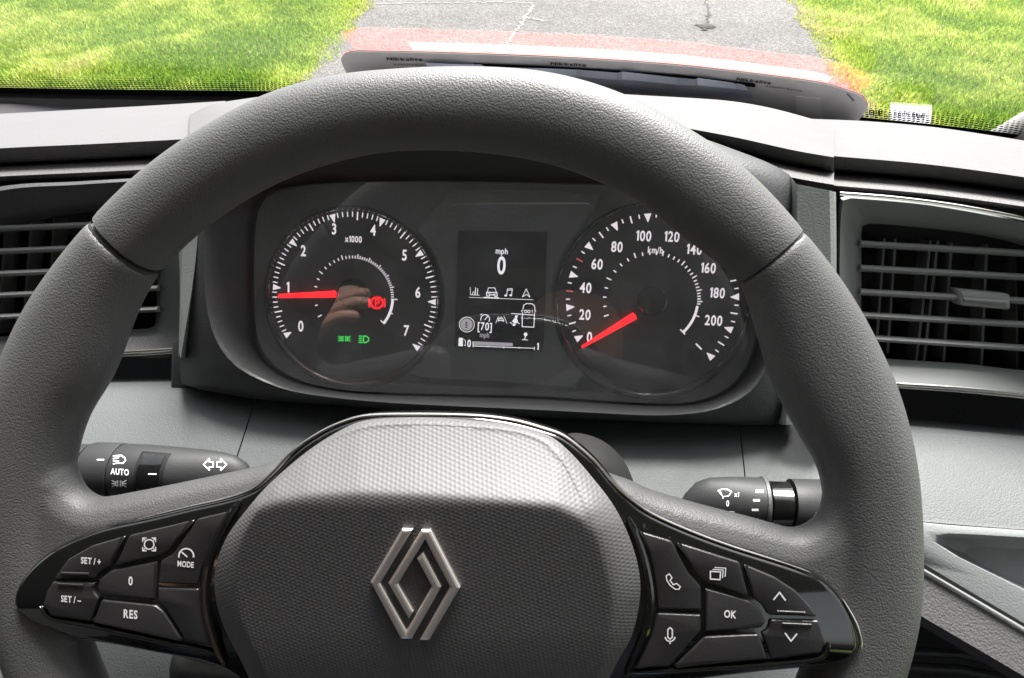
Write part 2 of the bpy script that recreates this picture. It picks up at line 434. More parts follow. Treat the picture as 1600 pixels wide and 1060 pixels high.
V, F = capped(rim_rows(SEAM_R+.12, SEAM_L-.12, 1.0)); F = [f[::-1] for f in F]
mesh_obj('rim_section', V, F, M['leather'], wheel, angle=50)
def grip(name, a0, a1, spoke_px, label=None):
    rows = rim_rows(a0, a1, 1.2, shrink=True); V, F = capped(rows); F = [f[::-1] for f in F]
    # spoke body, fused with the rim by a fine remesh so that the leather flows from one into the other
    P = ccw([WF.uv(x, y, .004) for x, y in spoke_px]); lv = [(-.008, -.010), (-.002, -.006), (0, 0), (-.0012, .005), (-.004, .0088), (-.009, .0108)]
    n = len(P); base = len(V)
    for off, h in lv:
        for q in offset(P, off): V.append(WF.pt(q, h))
    for k in range(len(lv)-1):
        for i in range(n):
            j = (i+1) % n; F.append((base+k*n+i, base+k*n+j, base+(k+1)*n+j, base+(k+1)*n+i))
    for k, fl in ((0, True), (len(lv)-1, False)):
        Q = [Vector((*offset(P, lv[k][0])[i], 0)) for i in range(n)]
        for t in tessellate_polygon([Q]):
            s = (Q[t[1]]-Q[t[0]]).cross(Q[t[2]]-Q[t[0]]).z
            t = t if s > 0 else t[::-1]
            if fl: t = t[::-1]
            F.append(tuple(base+k*n+x for x in t))
    o = mesh_obj(name, V, F, M['leather'], wheel)
    r = o.modifiers.new('r', 'REMESH'); r.mode = 'VOXEL'; r.voxel_size = .0011; r.use_smooth_shade = True
    s = o.modifiers.new('s', 'SMOOTH'); s.iterations = 14; s.factor = .5
    me = bpy.data.meshes.new_from_object(o.evaluated_get(bpy.context.evaluated_depsgraph_get()))
    o.modifiers.clear(); old = o.data; o.data = me; bpy.data.meshes.remove(old); me.name = name
    me.polygons.foreach_set('use_smooth', [True]*len(me.polygons))
    return o
spl = catmull([(0,800),(30,752),(75,728),(101,728),(110,750),(121,768),(146,780),(199,772),(275,757),(389,733),(440,722),(500,740),(500,900),(380,1040),(250,1020),(100,995),(40,960),(0,880)], 5, True)
spr = catmull([(1400,820),(1370,765),(1325,742),(1296,748),(1291,780),(1279,812),(1256,827),(1235,828),(1177,812),(1099,792),(1020,769),(970,748),(900,740),(860,900),(960,1060),(1150,1050),(1300,1030),(1370,960)], 5, True)
grip('rim_grip', SEAM_L-.10, 235, spl)
grip('rim_grip', -55, SEAM_R+.10, spr)
V, F = capped(rim_rows(236, 304, 2)); mesh_obj('rim_section', V, [f[::-1] for f in F], M['leather'], wheel)
# seam pipings between the leather sections (dark gap)
for nm, a in (('rim_seam', SEAM_L), ('rim_seam', SEAM_R)):
    rows = [[*r] for r in rim_rows(a-.35, a+.35, .7, shrink=False, b=.0140)]
    o_ = []
    for r in rows:
        c = np.mean(r, 0); o_.append([c+(p-c)*.965 for p in r])
    V, F = loft(o_, True, False); mesh_obj(nm, V, [f[::-1] for f in F], M['dark'], wheel)
# gloss black trim under the airbag cover and round both button groups
trim_px = [(567,652),(624,648),(740,650),(801,658),(850,671),(883,684),(927,719),(955,752),(985,782),(1020,806),(1080,833),(1145,857),(1224,882),(1264,896),(1290,909),(1314,933),(1335,970),(1344,1003),(1340,1023),(1317,1039),(1251,1049),(1171,1057),(1060,1072),(990,1095),(930,1140),(820,1210),(660,1240),(520,1215),(430,1140),(385,1080),(354,1053),(311,1037),(255,1027),(198,1016),(113,999),(79,987),(51,976),(25,958),(18,941),(23,918),(42,890),(71,865),(108,845),(158,826),(226,811),(297,794),(354,781),(395,766),(425,741),(450,714),(478,691),(518,668)]
TP = catmull(WF.poly(trim_px, .0165), 4, True)
trim = slab('gloss_trim', WF, TP, [(-.003, .004), (0, .007), (0, .0130), (-.0004, .0146), (-.0012, .0160), (-.0022, .0166)], M['gloss'], wheel, angle=60)
def bead(name, pts, h, r, mat=M['gloss'], n=6):
    P = catmull([WF.P(x, y, h) for x, y in pts], n); R = [r*(.35+.65*math.sin(math.pi*min(1, max(.0, i/(len(P)-1)))**1)**.4) for i in range(len(P))]
    return tube(name, P, R, mat, wheel, seg=10)
bead('trim_lip', [(375,782),(350,822),(328,870),(320,915),(323,960),(338,1010),(352,1040)], .0172, .0017)
bead('trim_lip', [(62,948),(78,966),(147,980),(255,1003),(345,1022)], .0168, .0010)
bead('trim_lip', [(982,808),(1000,850),(1012,895),(1017,940),(1010,985),(995,1020),(978,1056)], .0172, .0017)
bead('trim_lip', [(985,1051),(1045,1048),(1203,1038),(1283,1028),(1297,1005)], .0168, .0010)

for e_ in ([(215,812),(297,792),(354,779),(395,764),(425,739),(450,712),(478,690),(518,667),(567,651),(640,648),(740,650),(801,657),(850,670),(883,683),(927,719),(957,754),(985,780),(1020,804),(1080,831),(1145,855),(1224,880),(1266,895)], [(1316,936),(1336,972),(1345,1004),(1340,1022)]):
    bead('trim_edge_glint', e_, .0150, .00075, M['silver'])  # silver bead added to imitate the sky highlight along the gloss black edge

# airbag cover with its raised lower field and sloping top facet
AC = (668, 900)
def resample(pts, n=220, c=AC, closed_smooth=6):
    closed_smooth = 28
    Q = np.array(catmull([np.array(p, float) for p in pts], closed_smooth, True)) - np.array(c)
    a = np.degrees(np.arctan2(-Q[:, 1], Q[:, 0])) % 360; r = np.hypot(Q[:, 0], Q[:, 1]); o = np.argsort(a); a, r = a[o], r[o]
    A = np.arange(n)*360/n; rr = np.interp(A, np.r_[a-360, a, a+360], np.r_[r, r, r])
    return np.c_[c[0]+rr*np.cos(np.radians(A)), c[1]-rr*np.sin(np.radians(A))]
pad_px = [(567,658),(624,653),(700,654),(801,664),(858,681),(891,707),(927,748),(960,792),(984,841),(998,890),(1000,934),(988,991),(964,1036),(930,1100),(860,1170),(760,1205),(660,1215),(560,1200),(470,1150),(410,1095),(376,1032),(348,975),(336,930),(337,887),(354,840),(385,797),(421,756),(478,707),(527,675)]
ridge_px = [(575,669),(640,665),(720,668),(790,674),(840,687),(868,712),(890,745),(912,795),(932,850),(946,900),(953,935),(950,985),(938,1035),(905,1095),(840,1150),(750,1180),(660,1188),(570,1175),(490,1130),(436,1080),(402,1020),(381,975),(370,925),(371,880),(381,842),(403,800),(440,755),(486,713),(530,683)]
crease = [(330,870),(365,835),(392,800),(430,783),(480,775),(560,771),(650,774),(780,782),(870,791),(915,812),(940,850),(960,900)]
def pad_h(x, y):
    yc = np.interp(x, [c[0] for c in crease], [c[1] for c in crease]); d = yc-y
    d = (d + math.sqrt(d*d+16))/2                        # soft crease
    lo = max(0, y-985); 
    fl = max(0, y-790)
    return .0400 - d*1.75e-4 - fl*3.2e-5 - lo*lo*2.2e-7 + .0006*math.cos((x-660)/300)
o0, o1 = resample(pad_px), resample(ridge_px)
rows = []; uvs = []
def addrow(px, hs):
    rows.append([WF.P(p[0], p[1], h) for p, h in zip(px, hs)]); uvs.extend([WF.uv(p[0], p[1], h) for p, h in zip(px, hs)])
hr = np.array([pad_h(*p) for p in o1]); wid = np.hypot(*(o1-o0).T)
addrow(o0, np.minimum(hr-.002, .0150)*0+.0135); addrow(o0+(o1-o0)*.0, hr-np.minimum(.0075, .0018+wid*1.3e-4))
for s in (.12, .3, .5, .7, .85, .95): 
    e0 = hr-np.minimum(.0075, .0018+wid*1.3e-4); q = o0+(o1-o0)*s; addrow(q, e0+(hr-e0)*(1-(1-s)**1.5))
for s in np.r_[1.0, .975, np.linspace(.95, .02, 46)]:
    q = np.array(AC)+(o1-np.array(AC))*s; addrow(q, [pad_h(*p) for p in q])
V, F = loft(rows, True, False); n = len(rows[0]); F.append(tuple(range((len(rows)-1)*n, len(rows)*n)))
pad = mesh_obj('airbag_cover', V, F, M['weave'], wheel, angle=25, uvs=uvs)
# emblem
def zz(pts, ox=540, oy=780, k=4.077): return [(ox+x/k, oy+y/k) for x, y in pts]
EM1 = zz([(370,175),(157,532),(340,916),(408,916),(610,560),(498,328),(458,374),(548,560),(378,860),(218,538),(437,178)])
EM2 = zz([(520,925),(730,565),(550,182),(492,182),(270,538),(395,778),(427,728),(332,542),(513,247),(665,562),(462,923)])
_e0 = WF.uv(650, 915, .0395); EH = pad_h(650, 915)
for E_ in (EM1, EM2):
    slab('emblem', WF, WF.poly(E_, EH+.002), [(0, EH-.001), (0, EH+.0016), (-.00035, EH+.0021), (-.0010, EH+.0024)], M['chrome'], pad, angle=12, hfun=lambda q: (q[1]-_e0[1])*.125)

# buttons
BZ = .0178
def button(px, rr=.0012, tilt=0):
    P = fillet([WF.uv(x, y, BZ) for x, y in px], rr, 4); P = ccw(P)
    return slab('button', WF, P, [(-.00045, .0150), (-.00045, .0172), (-.00075, .0177), (-.0014, .0179)], M['button'], wheel, angle=30)
bl1 = button([(197,836),(173,886),(153,899),(151,906),(82,905),(105,873),(142,852)])
bl2 = button([(200,836),(305,811),(266,862),(249,872),(179,884)])
bl3 = button([(307,810),(362,797),(338,842),(317,887),(311,916),(245,914),(249,876),(269,865)])
bl4 = button([(247,876),(243,940),(156,931),(150,921),(154,905),(172,891)])
bl5 = button([(81,908),(150,910),(146,924),(156,935),(142,973),(79,965),(65,945),(70,927)])
bl6 = button([(157,936),(243,945),(256,955),(287,1003),(143,975)])
bl7 = button([(244,917),(311,919),(316,955),(337,1012),(289,1003),(257,951),(245,942)])
br1 = button([(998,829),(1051,845),(1076,894),(1097,917),(1097,956),(1026,954),(1023,917),(1015,872)])
br2 = button([(1056,846),(1157,878),(1172,934),(1100,913),(1084,896)])
br3 = button([(1161,880),(1211,901),(1245,923),(1269,949),(1279,966),(1200,964),(1192,949),(1175,936)])
br4 = button([(1100,918),(1171,938),(1190,952),(1199,973),(1191,984),(1100,990)])
br5 = button([(1203,967),(1281,969),(1291,1002),(1284,1023),(1204,1032),(1189,990),(1200,983)])
br6 = button([(1026,957),(1097,960),(1097,987),(1047,1044),(990,1047),(1015,997)])
br7 = button([(1101,994),(1187,990),(1202,1032),(1050,1043)])
BT = BZ+.0003
W_ = M['white']
def btxt(b, s, x, y, h, **k): return text('printed_text', WF, s, x, y, h, BT, W_, b, bold=.03, sx=.72, **k)
btxt(bl1, 'SET / +', 142, 877, 9.5); btxt(bl5, 'SET / –', 111, 937, 9.5); btxt(bl4, '0', 204, 908, 13)
btxt(bl6, 'RES', 204, 960, 12.5); btxt(bl3, 'MODE', 290, 882, 8.5); btxt(br4, 'OK', 1141, 960, 12)
I = Ink(WF, BT, 233, 851, 1); I.arc(0, 0, 7.5, 0, 360, 2.0, 24)
for sx in (-1, 1):
    for sy in (-1, 1): I.line([(sx*4.5, sy*10), (sx*10, sy*10), (sx*10, sy*4.5)], 1.8); I.line([(sx*6.5, sy*6.5), (sx*9, sy*9)], 1.5)
I.done('icon', W_, bl2)
I = Ink(WF, BT, 291, 869, 1); I.arc(0, 0, 11.5, -12, 192, 2.4, 20); I.line([(1, 1), (-7, -6)], 2.2); I.done('icon', W_, bl3)
I = Ink(WF, BT, 1052, 909, 1)
I.line([(-11,-9),(-6,-12),(-2,-6),(-5,-2),(0,5),(5,3),(11,8),(9,12),(3,12),(-5,6),(-10,-2)], 1.8, True); I.done('icon', W_, br1)
I = Ink(WF, BT, 1121, 897, 1)
I.line([(-11,-4),(5,-3),(4,9),(-11,8)], 2.0, True); I.line([(-7,-7),(9,-6),(8,6)], 1.5); I.line([(-4,-10),(13,-9),(12,4)], 1.5); I.done('icon', W_, br2)
I = Ink(WF, BT, 1218, 931, 1); I.line([(-9,6),(0,-5),(9,7)], 2.4); I.done('icon', W_, br3)
I = Ink(WF, BT, 1236, 996, 1); I.line([(-9,-6),(0,6),(9,-5)], 2.4); I.done('icon', W_, br5)
I = Ink(WF, BT, 1047, 993, 1); I.line([(-3.5,-9),(0,-12),(3.5,-9),(3.5,3),(0,6),(-3.5,3)], 2.0, True); I.arc(0, 1, 8, 190, 350, 2.0, 12, 8.5); I.line([(0,9),(0,13)], 2); I.done('icon', W_, br6)
for b, a, c in ((bl1, (96,896), (139,897)), (bl5, (90,913), (130,915)), (br3, (1214,956), (1258,958)), (br5, (1222,975), (1268,977))):
    P = [WF.uv(*a, BT), WF.uv(*c, BT)]; d = (P[1]-P[0]); nn = np.array([-d[1], d[0]])/np.linalg.norm(d)*.0005
    slab('tactile_bar', WF, [P[0]+nn, P[0]-nn, P[1]-nn, P[1]+nn], [(0, BZ-.0002), (0, BZ+.0004), (-.0002, BZ+.0006)], M['button'], b)

# ================================================================== COLUMN SHROUD AND STALKS
shroud = thing('steering_column', WF.P(700, 950, -.14), 'black plastic steering column cover behind the airbag cover', 'steering column')
sh_px = [(520,790),(600,770),(740,755),(830,735),(885,702),(925,705),(958,722),(985,752),(1003,800),(1005,900),(980,1050),(900,1160),(700,1230),(420,1230),(270,1130),(250,1060),(262,1020),(330,980),(420,860),(470,760)]
slab('shroud', WF, catmull(WF.poly(sh_px, -.040), 5, True), [(0, -.075), (0, -.050), (-.003, -.043), (-.010, -.038)], M['shroud'], shroud, angle=50)

def wrap(o, root, yc_fn, h0, r, rd):
    """lay flat print on the skin of the stalk: each point goes where its sight line meets the surface"""
    base = np.array(root_loc(o)); trees = []
    for ch in root.children:
        if ch.type == 'MESH' and ch.name.split('.')[0] in ('stalk_body', 'stalk_collar', 'stalk_end', 'roller'):
            trees.append(BVHTree.FromPolygons([v.co for v in ch.data.vertices], [tuple(p.vertices) for p in ch.data.polygons]))
    lb = Vector((CAM-base).tolist())
    for v in o.data.vertices:
        d = (v.co-lb).normalized(); best = None
        for t in trees:
            hit = t.ray_cast(lb, d)
            if hit[0] is not None and (best is None or hit[3] < best): best = hit[3]
        if best is not None: v.co = lb+d*(best-.00018)

def stalk(name, stations, h0, rk, label, flat, end):
    """stations: (px, centre y, half height px, half depth m)"""
    root = thing(name, WF.P(stations[len(stations)//2][0], 900, h0-.02), label, 'lever')
    def ring(px, yc, hh, hd, seg=36):
        c = np.array([WF.uv(px, yc, h0+hd)[0], WF.uv(px, yc, h0)[1]]); r = WF.scale(px, yc, h0)*hh
        return [WF.pt((c[0], c[1]+r*math.cos(f)), h0+hd*math.sin(f)) for f in [2*math.pi*k/seg for k in range(seg)]]
    return root, ring
def stalk_piece(nm, root, ring, st, mat, flip):
    rows = [ring(*s) for s in st]; V, F = loft(rows, True, False); n = len(rows[0]); m = len(rows)
    if flip: F = [f[::-1] for f in F]
    F.append(tuple(range(n)) if flip else tuple(range(n))[::-1]); F.append(tuple(range((m-1)*n, m*n))[::-1] if flip else tuple(range((m-1)*n, m*n)))
    return mesh_obj(nm, V, F, mat, root, angle=40)
H0 = -.062
ST = M['mid']
M['stalk'] = plastic('stalk_plastic', (.024, .024, .025), .55, 1500, .00004, .3)
# left: lights and indicators
rL, ring = stalk('light_stalk', [(100,735,43,.014),(250,740,42,.014),(390,745,10,.005)], H0, 0, 'left stalk with headlamp symbols, the word AUTO and turn arrows, behind the left spoke', 0, 0)
stalk_piece('stalk_end', rL, ring, [(60,735,30,.010),(64,735,40,.0135),(112,735,41,.0138)], M['stalk'], False)
for k in range(9):
    pass
kn = []
knob = stalk_piece('stalk_collar', rL, ring, [(114,735,42,.0140),(117,735,43.5,.0146),(160,736,43.5,.0146),(163,736,42,.0140)], M['stalk'], False)
for k in range(16):
    f = math.radians(-10+200*k/15); c0 = WF.uv(99, 735, H0); r = WF.scale(99, 735, H0)*41.5
    a = WF.pt((c0[0], c0[1]+r*math.cos(f)), H0+.0143*math.sin(f)); b = WF.pt((WF.uv(112, 735, H0)[0], c0[1]+r*math.cos(f)), H0+.0143*math.sin(f))
    tube('knurl', [a, b], .0006, M['stalk'], bpy.data.objects['stalk_end'], seg=5)
stalk_piece('stalk_body', rL, ring, [(164,736,41,.0137),(166,736,42.5,.0142),(210,738,42.5,.0142),(254,741,42,.0140),(265,742,41.5,.0138),(300,744,41,.0120),(330,748,41,.0100),(352,753,41,.0085),(372,762,39,.0070),(386,772,32,.0050),(395,780,18,.003)], M['stalk'], False)
def patch(nm, st, f0, f1, grow, mat):
    rows = []
    for px, yc, hh, hd in st:
        c = np.array([WF.uv(px, yc, H0+hd)[0], WF.uv(px, yc, H0)[1]]); r = WF.scale(px, yc, H0)*hh
        rows.append([WF.pt((c[0], c[1]+(r+g)*math.cos(math.radians(f))), H0+(hd+g)*math.sin(math.radians(f))) for f, g in [(f0, -.001), (f0, grow)]+[(f0+(f1-f0)*k/14, grow) for k in range(1, 14)]+[(f1, grow), (f1, -.001)]])
    a = [[p*1.0 for p in rows[0]]]; V, F = loft(rows, False, False)
    return mesh_obj(nm, V, [f[::-1] for f in F], mat, rL, angle=40)
patch('roller_frame', [(208,738,41.5,.0135),(208.5,738,42.5,.0142),(254,741,42,.0140),(254.5,741,41,.0133)], 28, 142, .0003, M['shroud'])
rlr = patch('roller', [(213,738,41,.0132),(214.5,738,42.4,.0142),(248,741,42,.0140),(249.5,741,40.5,.0131)], 36, 132, .0009, M['gloss'])
cfl = lambda u: WF.uv(185, 737, H0)[1]
rad = WF.scale(185, 737, H0)*42.5
def pr(o, root=rL, fn=cfl, r=rad, rd=.0142): wrap(o, root, fn, H0, r, rd)
HS = H0+.0145
o = text('printed_text', WF, 'AUTO', 187, 737.5, 9, HS, W_, rL, bold=.03, sx=.72); pr(o)
I = Ink(WF, HS, 186, 718, 1); I.line([(-1,-6),(4,-6),(9,-2),(10,2),(6,6),(-1,6)], 1.8, True)
for y in (-6, -2, 2, 6): I.line([(-9, y+1), (-3, y)], 1.6)
pr(I.done('icon', W_, rL))
I = Ink(WF, HS, 186, 756, 1)
for s in (-1, 1):
    I.line([(s*2,-4),(s*5,-3),(s*5,3),(s*2,4)], 1.6, True); I.line([(s*6,-2),(s*11,-5)], 1.5); I.line([(s*6,0),(s*11,0)], 1.5); I.line([(s*6,2),(s*11,5)], 1.5)
pr(I.done('icon', W_, rL))
I = Ink(WF, HS, 157, 718.5, 1); I.line([(-5,0),(5,0)], 2); pr(I.done('icon', W_, rL))
I = Ink(WF, H0+.0128, 234, 741, 1); I.line([(-2,0),(10,0)], 2); o = I.done('icon', W_, rlr); wrap(o, rL, lambda u: WF.uv(234, 740, H0)[1], H0, WF.scale(234, 740, H0)*38, .0126)
I = Ink(WF, H0+.0100, 336, 726, 1)
for s in (-1, 1): I.line([(s*3,-4),(s*9,-4),(s*9,-9),(s*18,0),(s*9,9),(s*9,4),(s*3,4)], 1.8, True)
o = I.done('icon', W_, rL); wrap(o, rL, lambda u: WF.uv(330, 749, H0)[1], H0, WF.scale(330, 745, H0)*39, .0103)
# right: wipers
rR, ring = stalk('wiper_stalk', [(1070,790,20,.006),(1200,788,42,.014),(1300,792,42,.014)], H0, 0, 'right stalk with wiper symbol and white marks, behind the right spoke', 0, 0)
stalk_piece('stalk_body', rR, ring, [(1062,800,12,.003),(1072,797,26,.0050),(1090,793,40,.0075),(1112,791,45,.0095),(1150,790,45,.0110),(1180,790,44,.0135),(1202,790,43,.0140),(1206,790,43,.0141),(1208,790,34,.0110)], M['stalk'], False)
stalk_piece('roller', rR, ring, [(1209,790,33,.0105),(1211,790,37.5,.0124),(1243,791,37.5,.0124),(1246,791,33,.0105)], M['gloss'], False)
stalk_piece('stalk_end', rR, ring, [(1247,791,36,.0115),(1249,791,42,.0140),(1300,793,43,.0142),(1306,793,38,.0125)], M['stalk'], False)
stalk_piece('stalk_collar', rR, ring, [(1201,790,43.5,.0142),(1202,790,44.5,.0146),(1207,790,44.5,.0146),(1208,790,43,.0140)], M['mid'], False)
I = Ink(WF, HS, 1133, 772, .85)
I.line([(-13,-6),(-5,-9),(5,-8),(12,-4)], 2); I.line([(-13,-6),(-4,5),(6,4),(12,-4)], 1.6); I.line([(-9,-5),(-4,6)], 1.4); I.line([(-4,5),(-4,8)], 2)
o = I.done('icon', W_, rR); fnr = lambda u: WF.uv(1140, 790, H0)[1]; rr_ = WF.scale(1140, 790, H0)*45; wrap(o, rR, fnr, H0, rr_, .0112)
for s_, x_, y_, h_ in (('x1', 1151, 773, 7.5), ('0', 1137, 787, 9)):
    o = text('printed_text', WF, s_, x_, y_, h_, HS, W_, rR, bold=.03, sx=.72); wrap(o, rR, fnr, H0, rr_, .0112)
I = Ink(WF, HS, 1137, 799, 1); I.line([(-12,0),(10,1)], 1.5); o = I.done('icon', W_, rR); wrap(o, rR, fnr, H0, rr_, .0112)
I = Ink(WF, HS, 0, 0, 1)
for x, y, ww in ((1187,768,11),(1182,782,10),(1180,797,10),(1180,812,10)): I.line([(x-ww/2+1,y),(x+ww/2-1,y)], 4.5 if y < 780 else 3.6)
o = I.done('icon', W_, rR); wrap(o, rR, fnr, H0, WF.scale(1182, 790, H0)*44, .0137)
# ================================================================== INSTRUMENT CLUSTER
CF = Frame(790, 465, .44, 30)
clus = thing('instrument_cluster', CF.P(795, 640, -.01), 'black instrument cluster with two round dials and a small screen, behind the steering wheel', 'instrument cluster')
CC = (795, 455)
in_px = [(398,330),(392,400),(392,470),(396,525),(412,562),(445,588),(490,604),(560,614),(700,618),(850,622),(1000,632),(1075,632),(1125,618),(1160,590),(1182,545),(1190,470),(1188,400),(1180,340),(1150,310),(1080,295),(960,288),(820,284),(650,282),(500,286),(420,300)]
mid_px = [(322,350),(321,400),(322,440),(329,495),(345,537),(372,568),(410,592),(470,613),(600,628),(850,640),(1000,648),(1060,647),(1114,638),(1165,612),(1192,578),(1206,530),(1214,460),(1214,380),(1200,310),(1140,262),(1020,225),(800,205),(600,205),(450,228),(360,275),(330,310)]
out_px = [(286,350),(283,420),(282,500),(281,560),(286,602),(330,612),(400,624),(520,634),(660,644),(830,653),(1000,659),(1120,663),(1200,664),(1238,650),(1242,560),(1244,460),(1242,350),(1240,280),(1150,235),(1000,190),(800,175),(600,178),(430,200),(330,240),(295,290)]
def ring3(pts, h, n=160): return [CF.P(p[0], p[1], h) for p in resample(pts, n, CC)]
def lerp_px(a, b, t, n=160): A, B = resample(a, n, CC), resample(b, n, CC); return A+(B-A)*t
rows = [ring3(out_px, -.02), ring3(out_px, .020)]
for t, h in ((.35, .030), (.75, .0345), (.93, .0355), (1, .0345)): rows.append([CF.P(p[0], p[1], h) for p in lerp_px(out_px, mid_px, t)])
for t, h in ((.08, .0325), (.35, .024), (.75, .013), (1, .006)): rows.append([CF.P(p[0], p[1], h) for p in lerp_px(mid_px, in_px, t)])
rows.append(ring3(in_px, -.002))
loft_obj('bezel', rows, M['dark'], clus, cu=True, angle=40)
slab('face_plate', CF, [CF.uv(p[0], p[1], 0) for p in resample([(a+(a-795)*.03, b+(b-455)*.04) for a, b in in_px], 120, CC)], [(0, -.010), (0, 0)], M['face'], clus)
def uvd(cx, cy, a, r): a = math.radians(a); return np.array([cx+r*math.cos(a), cy+r*math.sin(a)])
k_ = .44/.48
DL = (-.1006*k_, -.0057*k_, .0526*k_); DR = (.0934*k_, .0042*k_, .0520*k_)
# raised centre plate between the dials
cpl = [(700,294),(820,297),(945,301)]
def dial_side(D, rad, a0, a1, n=14): return [uvd(D[0], D[1], a0+(a1-a0)*i/n, rad) for i in range(n+1)]
RDL, RDR = .0524, .0548
cp = [CF.uv(*p) for p in ((708,296),(830,298),(942,302))] + dial_side(DR, RDR+.0035, 138, 232) + [CF.uv(*p) for p in ((900,606),(780,597),(660,590))] + dial_side(DL, RDL+.0035, -52, 48)
slab('centre_plate', CF, cp, [(0, -.001), (0, .0030), (-.0012, .0040)], M['face'], clus)
class UVInk:
    def __init__(s, h): s.h = h; s.V = []; s.F = []
    def poly(s, P):
        P = ccw(P); n = len(s.V); s.V += [CF.pt(p, s.h) for p in P]; s.F.append(tuple(range(n, n+len(P))))
    def tick(s, D, a, r0, r1, w, w1=None):
        t = math.radians(a); d = np.array([math.cos(t), math.sin(t)]); n = np.array([-d[1], d[0]]); c = np.array(D[:2]); w1 = w if w1 is None else w1
        s.poly([c+d*r0-n*w/2, c+d*r1-n*w1/2, c+d*r1+n*w1/2, c+d*r0+n*w/2])
    def arc(s, D, a0, a1, r, w, n=20):
        for i in range(n):
            q = [a0+(a1-a0)*i/n, a0+(a1-a0)*(i+1)/n]; s.poly([uvd(D[0], D[1], q[0], r-w/2), uvd(D[0], D[1], q[0], r+w/2), uvd(D[0], D[1], q[1], r+w/2), uvd(D[0], D[1], q[1], r-w/2)])
    def done(s, nm, mat, par, kind=None): return mesh_obj(nm, s.V, s.F, mat, par, smooth=False, kind=kind)
def dial(D, RD):
    circ = [uvd(D[0], D[1], a, RD) for a in range(0, 360, 4)]
    d = slab('dial', CF, circ, [(0, -.001), (0, .0006)], M['dial'], clus)
    R_ = []
    for i in range(120):
        a = i*3; th = .0014+.0016*max(0, -math.sin(math.radians(a+10)))
        c = uvd(D[0], D[1], a, RD+th*.6); dr = uvd(0, 0, a, 1)
        R_.append([CF.pt(c+dr*th*math.cos(f), .0022+.0035*math.sin(f)) for f in [2*math.pi*k/10 for k in range(10)]])
    loft_obj('dial_ring', R_, M['gloss'], d, cu=True, cv=True)
    return d
dl = dial(DL, RDL); dr_ = dial(DR, RDR); HD = .0010
T = UVInk(HD); r = DL[2]
for i in range(71):
    a = 212.0-i*3.535
    if i % 10 == 0: T.tick(DL, a, r-.0026, r+.0022, .0004, .0038)
    elif i % 5 == 0: T.tick(DL, a, r-.0022, r+.0026, .0008)
    else: T.tick(DL, a, r-.0004, r+.0026, .00065)
ri_ = .0241; a = 212; k = 0; st = 16.0
while a > 0:
    T.tick(DL, a, ri_-.0010, ri_+(.0018 if k % 5 == 0 else .0008), .0006); a -= st; st = max(3.4, st*.90); k += 1
T.arc(DL, 0, -38, ri_, .0016); T.tick(DL, -38, ri_-.0025, ri_+.0008, .0007); T.tick(DL, 0, ri_-.001, ri_+.003, .0006); T.tick(DL, -20, ri_-.001, ri_+.002, .0006)
T.done('dial_markings', M['pwhite'], dl)
T = UVInk(HD); TR = UVInk(HD); r = DR[2]
for i in range(45):
    a = 211.6-i*5.72; tgt = TR if i in (6, 10) else T
    if i % 4 == 0: T.tick(DR, a, r-.0026, r+.0022, .0004, .0042)
    elif i % 2 == 0: tgt.tick(DR, a, r-.0018, r+.0024, .0008)
    else: T.tick(DR, a, r-.0002, r+.0022, .0007)
ri_ = .0272; a = 203; k = 0; st = 11.5
while a > -4:
    T.tick(DR, a, ri_-.0010, ri_+(.0020 if k % 4 == 0 else .0010), .0007); a -= st; st = max(3.0, st*.945) if a < 150 else 11.5; k += 1
T.arc(DR, -4, -42, ri_-.0006, .0015); T.tick(DR, -42, ri_-.003, ri_+.0012, .0007); T.tick(DR, -16, ri_-.001, ri_+.0022, .0006); T.tick(DR, -41, r-.011, r-.0062, .0009)
T.done('dial_markings', M['pwhite'], dr_); TR.done('red_markings', M['redtick'], dr_)
def ctxt(par, s, x, y, h, hh=HD, mat=None, **k): 
    k.setdefault('bold', .022); k.setdefault('sx', .74)
    return text('printed_text', CF, s, x, y, h, hh, mat or M['pwhite'], par, **k)
for s, x, y in (('0',470,510),('1',450,449),('2',474,392),('3',522,358),('4',583,360),('5',632,399),('6',653,457),('7',635,517)): ctxt(dl, s, x, y, 16)
ctxt(dl, 'x1000', 552, 374, 9.5)
for s, x, y in (('0',921,527),('20',914,492),('40',915,450),('60',933,413),('80',964,386),('100',1006,369),('120',1050,370),('140',1085,390),('160',1107,419),('180',1121,458),('200',1115,501)): ctxt(dr_, s, x, y, 16)
ctxt(dr_, 'km/h', 1024, 391, 10)
def needle(par, tip, root, w0, w1):
    a, b = CF.uv(*tip, .006), CF.uv(*root, .006); d = (b-a)/np.linalg.norm(b-a); n = np.array([-d[1], d[0]]); s = CF.scale(*tip, .006)
    P = [a-n*w0*s/2, b-n*w1*s/2, b+d*s*2, b+n*w1*s/2, a+n*w0*s/2]
    slab('needle', CF, P, [(0, .0045), (0, .0058), (-.0006, .0064)], M['red'], par, smooth=False)
needle(dl, (434,463), (523,460), 6, 10.5); needle(dr_, (909,543), (992,494), 4, 12)
for D, par, px in ((DL, dl, (549,459)), (DR, dr_, (1020,471))):
    c = CF.uv(*px, .006); slab('needle_hub', CF, [c+uvd(0, 0, a, .0085) for a in range(0, 360, 12)], [(0, .0006), (0, .0060), (-.001, .0072), (-.003, .0076)], M['gloss'], par)
